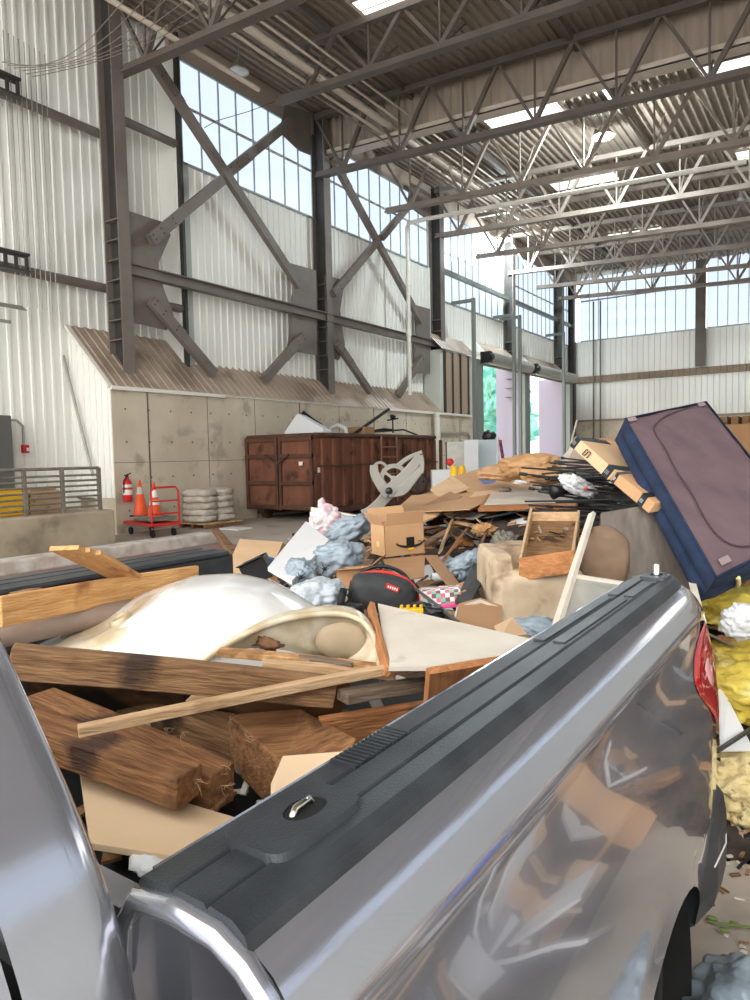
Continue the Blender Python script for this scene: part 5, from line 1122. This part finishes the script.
m = ring_part(P(394, 478, dC), .14, .05, .05, 0, 2 * PI, rot=.2); add('round_hub', m, greypl, r)
m = MB(); c = P(394, 479, dC)
for k in range(3): t = k * PI * 2 / 3 + .4; m.beam(c, c + RGT * .13 * math.cos(t) + Z * .13 * math.sin(t), .03, .05, FWD)
m.lathe(c - FWD * .05, [(0, 0), (.04, 0), (.04, .08)], 14, axis=FWD); add('hub_spokes', m, greypl, r)
m = ring_part(P(380, 469, dC + .1), .075, .03, .08, .3, 2 * PI - .6); add('small_ring', m, greypl, r)
m = MB(); m.lathe(P(389, 491, dC - .36), [(0, 0), (.035, 0), (.04, .03)], 18, axis=FWD); add('pivot_disc', m, blackpl, r)
m = MB(); c = P(417, 484, dC + .3); m.lathe(c, [(.10, 0), (.13, .0), (.13, .05), (.10, .05)], 26, axis=FWD)
for k in range(10): t = k * PI / 5; m.beam(c, c + (RGT * math.cos(t) + Z * math.sin(t)) * .11, .012, .012)
add('spoked_wheel', m, blackpl, FR)
# --- black rods bundle
r = rs
for k in range(46):
    y0 = r.uniform(466, 525); a = P(r.uniform(520, 562), y0 + r.uniform(-4, 4), 6.6 + r.uniform(-.5, .5)); b = P(r.uniform(600, 668), y0 + r.uniform(-6, 22) * .8, 6.0 + r.uniform(-.5, .5))
    if k < 9: a = P(551 + r.uniform(0, 16), 458 + k * 3, 7.4); b = P(598 + r.uniform(-6, 12), 462 + k * 3.4, 7.0)
    m = MB(); m.tube([a, a.lerp(b, .5) + Z * r.uniform(-.01, .015), b], .009, 6)
    if k % 3 == 0: m.tube([a - (b - a) * .02, a + (b - a) * .04], .017, 6)
    add('black_rod', m, blackpl, label='thin black metal rod in the tangled bundle between the boxes and the heap', cat='rod', group='black rods bundled on the heap')
m = MB(); m.blob(P(640, 505, 6.6), (.6, .25, .22), 3, .2, 2, 4, ridge=.1); add('black_netting', m, blackpl, label='dark netting massed under the black rods', cat='netting')
m = MB(); c = P(552, 492, 6.2); m.lathe(c, [(0, 0), (.07, 0), (.06, .05), (.05, .12), (.055, .2), (.09, .22), (.09, .24), (0, .24)], 18, axis=(RGT * .9 + Z * .2 + FWD * .2)); add('plastic_stand', m, blackpl, label='black waisted plastic stand lying left of the white bag', cat='stand')
bag('white_bag', 578, 486, -1.9 + .0, .17, .1, .07, whitebag, 'white plastic bag with red print lying on the black rods', 27, roll=.45, ridge=.12)
m = MB(); c = PD(586, 489, -2.0); m.blob(c, (.022, .02, .014), 2, .2, 2, 2); add('red_print', m, redp, label='red print spot on the white bag over the rods', cat='print')
# --- two long cartons
def long_box(a, b, wv, hv, mt, lb, tapes, txt=None):
    a, b, wv, hv = Vector(a), Vector(b), Vector(wv), Vector(hv); m = MB(); cs = [a, b, b + wv, a + wv]; cs2 = [p - hv for p in cs]
    m.add(cs + cs2, [(0, 1, 2, 3), (7, 6, 5, 4), (0, 4, 5, 1), (1, 5, 6, 2), (2, 6, 7, 3), (3, 7, 4, 0)])
    rt = empty('long_carton', (a + b) / 2 - hv, lb, 'box'); add('carton_body', m, mt, rt, bevel=.004)
    for t0, t1 in tapes:
        m = MB(); ax = b - a; p, q = a + ax * t0, a + ax * t1; e = .004; n1 = ax.cross(wv).normalized(); n1 = n1 if n1.z > 0 else -n1; n2 = -wv.normalized()
        m.slab([p + n1 * e - wv * .01, q + n1 * e - wv * .01, q + n1 * e + wv * .6, p + n1 * e + wv * .6], .003); m.slab([p + n2 * e, q + n2 * e, q + n2 * e - hv, p + n2 * e - hv], .003, n2); add('dark_tape', m, mat('dark printed tape', (34, 42, 46), .5), rt)
        m = MB()
        for k in range(3): s0 = p.lerp(q, .25 + .2 * k); m.beam(s0 + n2 * .006 - hv * .35, s0 + n2 * .006 - hv * .7, .005, .003, n2)
        add('tape_print', m, mat('tape print', (150, 160, 160), .5), rt)
    return rt
a = P(574, 446, 6.0); b = P(628, 490, 5.2); wv = P(600, 434, 6.4) - P(574, 438, 6.0); hv = Vector((0, 0, .1))
a = P(576, 436, 6.1); b = P(615, 470, 5.45)
wv1 = (P(645, 445, 6.6) - P(578, 430, 6.6)) ; 
wv = RGT * .46 + Z * -.07 + FWD * .10
rb1 = long_box(a, b, wv, RGT * .06 + Z * .075, kraft3, 'upper long pale carton reading U3 with dark printed tape, left of the mattress', ((.02, .14), (.86, .99)))
ax = (b - a).normalized(); fn = (ax.cross(Z)).normalized(); fn = fn if fn.dot(Vector((0, 0, 2)) - a) > 0 else -fn
hv1 = RGT * .06 + Z * .075; fn = ax.cross(hv1).normalized(); fn = fn if fn.dot(CAM - a) > 0 else -fn
mid = a.lerp(b, .42) - hv1 * .5 + fn * .012; xx = -ax; yy_ = fn.cross(xx)
Mt = Matrix((xx, yy_, fn)).transposed().to_4x4(); Mt.translation = mid; add('printed_mark', text_mb('U3', .09, Mt, .002), mat('print ink', (60, 52, 48), .6), rb1)
a = P(616, 472, 5.4); b = P(655, 503, 4.75)
rb2 = long_box(a, b, RGT * .30 + FWD * .12 + Z * .02, RGT * .045 + Z * .068, kraft, 'lower long carton with dark tape ending against the mattress', ((.03, .1), (.72, .84)))
# --- storm door frame leaning behind the tail of the bed
r = empty('storm_door', P(560, 625, 3.5), 'white aluminium storm door frame with dirty panes standing behind the bed', 'door')
a, b = P(556, 628, 3.35), P(592, 514, 4.6); a2, b2 = P(702, 622, 3.6), P(682, 540, 5.4)
m = MB(); m.beam(a, b, .026, .04, FWD); m.beam(a + FWD * .012 + RGT * .014, b + FWD * .012 + RGT * .014, .012, .03, FWD); add('stile', m, alum, r)
m = MB(); m.beam(a2, b2, .026, .04, FWD); add('stile', m, alum, r)
mlt, mrt = a.lerp(b, .38), a2.lerp(b2, .25); m = MB(); m.beam(mlt, mrt, .024, .035, FWD); add('cross_rail', m, alum, r)
m = MB(); m.slab([a, a2, mrt, mlt], .006); add('lower_pane', m, glass_d, r)
# table board behind door and dark round cushion
sheet('veneer_board', [P(598, 590, 4.6), P(600, 515, 4.9), P(690, 500, 5.0), P(695, 590, 4.6)], .03, tablewood, 'grey veneer board standing behind the storm door', 'board')
m = MB(); m.blob(P(602, 560, 4.45), (.17, .10, .22), 5, .12, 1.6, 4, sq=.8); add('brown_cushion', m, mat('brown cushion', (128, 106, 86), .8, c2=(104, 84, 68), scale=6), label='brown rounded cushion behind the storm door pane', cat='cushion')
# --- box spring / mattress
TL, TR, BL, BR = P(625, 419, 5.6), P(706, 402, 6.3), P(716, 578, 4.05), None
ax_l = TL - BL; nv = None
TRv = TR - TL; BR = BL + TRv * 1.02
nrm_m = (TRv).cross(BL - TL).normalized(); nrm_m = nrm_m if nrm_m.dot(CAM - TL) > 0 else -nrm_m
r = empty('box_spring', (BL + BR) / 2, 'mauve and navy box spring mattress leaning across the heap at the right', 'mattress')
def mq(u, v_, o=0): return TL + TRv * u + (BL - TL) * v_ + nrm_m * o
TH = .19
def soft(u, v_):
    e = min(u, 1 - u, v_, 1 - v_); return -.012 * (1 - min(1, e / .03)) + .006 * noise.noise(Vector((u * 5, v_ * 9, 1))) + .01 * noise.noise(Vector((u * 3 - v_ * 2, v_ * 3, 4)))
m = MB(); m.grid(lambda u, v_: mq(u, v_, soft(u, v_)), 36, 60); add('top_cover', m, matt_top, r)
def side(u0, v0, u1, v1, k0, k1):
    def fn(a, b):
        bulge = .03 * math.sin(PI * b) ** .6 * min(1, a * 12, (1 - a) * 12); p = mq(u0 + (u1 - u0) * a, v0 + (v1 - v0) * a, -(k0 + (k1 - k0) * b)); c = mq(.5, .5, -(k0 + (k1 - k0) * b)); d = (p - c); d -= nrm_m * d.dot(nrm_m)
        ed = (mq(u1, v1) - mq(u0, v0)).normalized(); o = d - ed * d.dot(ed); o.normalize(); return p + o * bulge
    return fn
for nm, (u0, v0, u1, v1) in (('side_panel', (0, 0, 0, 1)), ('side_panel', (0, 1, 1, 1)), ('side_panel', (1, 1, 1, 0)), ('side_panel', (1, 0, 0, 0))):
    m = MB(); m.grid(side(u0, v0, u1, v1, .0, TH * .55), 24, 6); m.grid(side(u0, v0, u1, v1, TH * .55, TH * 1.05), 24, 6); add(nm, m, navy, r)
m = MB(); m.slab([mq(0, 0, -TH), mq(0, 1, -TH), mq(1, 1, -TH), mq(1, 0, -TH)], .01); add('underside', m, navy, r)
m = MB(); pts_ = [mq(.80, .02, .012), mq(.45, .05, .012), mq(.26, .10, .012), mq(.20, .16, .012), mq(.20, .3, .012), mq(.18, .45, .012), mq(.19, .6, .012), mq(.17, .75, .012), mq(.20, .86, .012), mq(.32, .93, .012), mq(.55, .955, .012), mq(.9, .96, .012)]
m.tube(crv(pts_, 70), .006, 6); add('zip_seam', m, mat('dark seam', (70, 56, 62), .8), r)
pe = [mq(0, t / 20, .004) for t in range(21)] + [mq(t / 10, 1, .004) for t in range(1, 11)]
m = MB(); m.tube(pe, .009, 6); m.tube([mq(t / 10, 0, .004) for t in range(11)], .006, 6); m.tube([mq(1, t / 10, .004) for t in range(11)], .006, 6); add('edge_piping', m, navy, r)
for u, v_ in ((.05, .025), (.9, .025), (.12, .955)):
    m = MB(); m.slab([mq(u - .045, v_ - .014, .016), mq(u + .045, v_ - .014, .016), mq(u + .045, v_ + .016, .016), mq(u - .045, v_ + .016, .016)], .004); add('corner_patch', m, mat('patch', (150, 132, 134), .8), r)
m = MB(); q1, q2 = mq(.22, 1, -.05), mq(.30, 1, -.16); oo = (BL - TL).normalized() * .045; m.tube([q1 + oo, q1.lerp(q2, .5) + oo * 1.35, q2 + oo], .014, 8); add('side_handle', m, mat('cream strap', (222, 208, 150), .7), r)
# --- yellow insulation at the right edge
def ins(px, py, d, rx, ry, rz, mt, lb, seed, name='insulation_roll', cat='insulation', ridge=.1): m = MB(); m.blob(P(px, py, d), (rx, ry, rz), seed, .2, 2, 5, sq=.85, ridge=ridge); add(name, m, mt, label=lb, cat=cat)
ins(755, 610, 4.6, .33, .3, .15, insul, 'topmost yellow insulation bat right of the tail light', 1)
ins(752, 690, 4.1, .26, .34, .17, insul, 'thick yellow insulation bat in the middle of the right edge', 2)
ins(752, 655, 4.4, .22, .3, .10, insul, 'narrow yellow insulation bat under the white bag', 3)
ins(756, 785, 3.7, .24, .30, .19, insul2, 'pale speckled insulation slab lowest at the right edge', 4)
ins(742, 622, 4.05, .11, .1, .10, whitebag, 'white ribbed plastic bag between the insulation bats', 6, 'white_bag', 'bag', .12)
ins(745, 582, 5.0, .12, .2, .05, paperk, 'brown paper wad under the mattress corner', 9, 'paper_wad', 'paper', .2)
sheet('white_board', [P(718, 690, 3.9), P(726, 700, 3.9), P(752, 752, 3.7), P(720, 752, 3.6)], .015, foam, 'white board scrap standing right of the tail light', 'board')
plank('metal_strip', P(716, 752, 3.5), P(770, 718, 3.9), .03, .012, mat('dark perforated metal', (74, 78, 80), .4, metal=.5), 'dark perforated metal strip crossing at the right edge', 'metal strip', up=(-.3, -.8, .4))
m = MB(); c = ONZ(738, 833, .05); m.lathe(c, [(.02, 0), (.045, 0), (.045, .03), (.04, .04), (.04, .22), (0, .22)], 18, axis=(RGT + FWD * .2)); rr = add('flashlight', m, blackpl, label='short black cylinder lying on the floor at the right edge', cat='cylinder')
m = MB(); m.lathe(c - RGT * .004, [(.022, 0), (.044, 0)], 18, axis=(RGT + FWD * .2)); add('end_ring', m, reflw, rr)
m = MB(); 
for k in range(60):
    c = ONZ(rs.uniform(705, 800), rs.uniform(815, 960), .008); d = Vector((rs.gauss(0, 1), rs.gauss(0, 1), .1)).normalized() * rs.uniform(.01, .05); m.beam(c, c + d, rs.uniform(.004, .02), .008, mi=rs.choice((0, 1, 2)))
add('floor_crumbs', m, [darkgrey, drywall, w_dark], label='crumbs and chips strewn on the floor beside the bumper', cat='crumbs', kind='stuff')
m = MB(); m.tube([ONZ(708, 921, .02), ONZ(728, 925, .03), ONZ(752, 928, .02)], .006, 5)
for k, (a_, b_) in enumerate(((712, 918), (724, 930), (735, 924))): m.blob(ONZ(a_, b_, .03), (.022, .012, .008), k, .3, 3, 2)
add('weed_sprig', m, mat('green sprig', (104, 120, 66), .7), label='thin green weed sprig on the floor beside the bumper', cat='plant')
m = MB(); m.tube([ONZ(738, 868, .01), ONZ(744, 862, .02), ONZ(754, 857, .01)], .008, 6); add('black_hook', m, blackpl, label='small black hook on the floor at the right edge', cat='hook')
m = MB(); c = ONZ(752, 1030, .1); m.blob(c, (.22, .26, .17), 51, .2, 1.6, 5, ridge=.1); m.v = [v for v in m.v]; add('plastic_sheeting', m, polybag, label='blue grey plastic sheeting bundle in the bottom right corner', cat='plastic sheet')
# --- unseen things right of the truck; heap made up for its side to mirror
rs2 = random.Random(5)
m = MB(); nx, ny = 50, 60; vs = []
def hr(x, y): return sst(.35, 1.9, x) * sst(-3, .5, y) * (1 - sst(6.5, 9, y)) * (.7 + .35 * noise.noise(Vector((x, y, 0)))) * 1.25
for i in range(nx + 1):
    for j in range(ny + 1):
        x = .45 + 6 * i / nx; y = -3 + 12.5 * j / ny; h = hr(x, y); vs.append((x, y, h - .02 + .1 * h * noise.noise(Vector((x * 3, y * 3, 1)))))
m.add(vs, [(i * (ny + 1) + j, (i + 1) * (ny + 1) + j, (i + 1) * (ny + 1) + j + 1, i * (ny + 1) + j + 1) for i in range(nx) for j in range(ny)], 0, False)
cnt = 0
while cnt < 800:
    x = rs2.uniform(.6, 5.5); y = rs2.uniform(-2.5, 8.5); h = hr(x, y)
    if h < .05: continue
    L_ = rs2.uniform(.15, .8); c = Vector((x, y, h)); th = rs2.uniform(0, 2 * PI); pt = rs2.gauss(0, .35); dv = Vector((math.cos(th) * math.cos(pt), math.sin(th) * math.cos(pt), math.sin(pt))) * L_ / 2
    m.beam(c - dv, c + dv, rs2.choice((.05, .12, .25, .45)), .02, (rs2.gauss(0, .5) - .6, rs2.gauss(0, .5), 1), mi=1 + rs2.choice((0, 0, 1, 2, 2, 3, 6, 6, 6, 7, 9, 9, 2, 12))); cnt += 1
add('rubbish_heap', m, [dark] + shm, label='made-up low heap of boards and boxes beside the truck, added for its side to mirror', cat='rubbish', kind='stuff', base=(3, 3, 0))
m = MB(); m.blob((1.35, 3.1, .75), (.2, .3, .25), 4, .2, 2, 4, ridge=.15); add('blue_bag', m, mat('blue bag', (50, 90, 190), .4), label='blue bag mirrored in the truck side near the tail light', cat='bag')
m = MB(); m.blob((1.0, .9, .25), (.45, .6, .3), 14, .2, 2, 4, ridge=.15); add('plastic_sheeting', m, polybag, label='large grey plastic bag mirrored low in the truck side', cat='bag')
# ================================================================== LIGHT
w = bpy.data.worlds.new('world'); scn.world = w; w.use_nodes = True
bg = w.node_tree.nodes['Background']; bg.inputs[0].default_value = (1.0, .985, .96, 1); bg.inputs[1].default_value = 1.35
v = scn.view_settings; v.view_transform = 'Standard'; v.look = 'None'; v.gamma = 1; v.exposure = 1.78; v.use_curve_mapping = False
scn.cycles.use_denoising = True; scn.cycles.max_bounces = 8; scn.cycles.diffuse_bounces = 5; scn.cycles.transparent_max_bounces = 8; scn.cycles.sample_clamp_indirect = 4

sd = bpy.data.lights.new('sun', 'SUN'); sd.energy = .7; sd.angle = .02; so = bpy.data.objects.new('sun', sd); COL.objects.link(so); so.rotation_euler = Vector((.5, -.4, -.8)).to_track_quat('-Z', 'Y').to_euler()
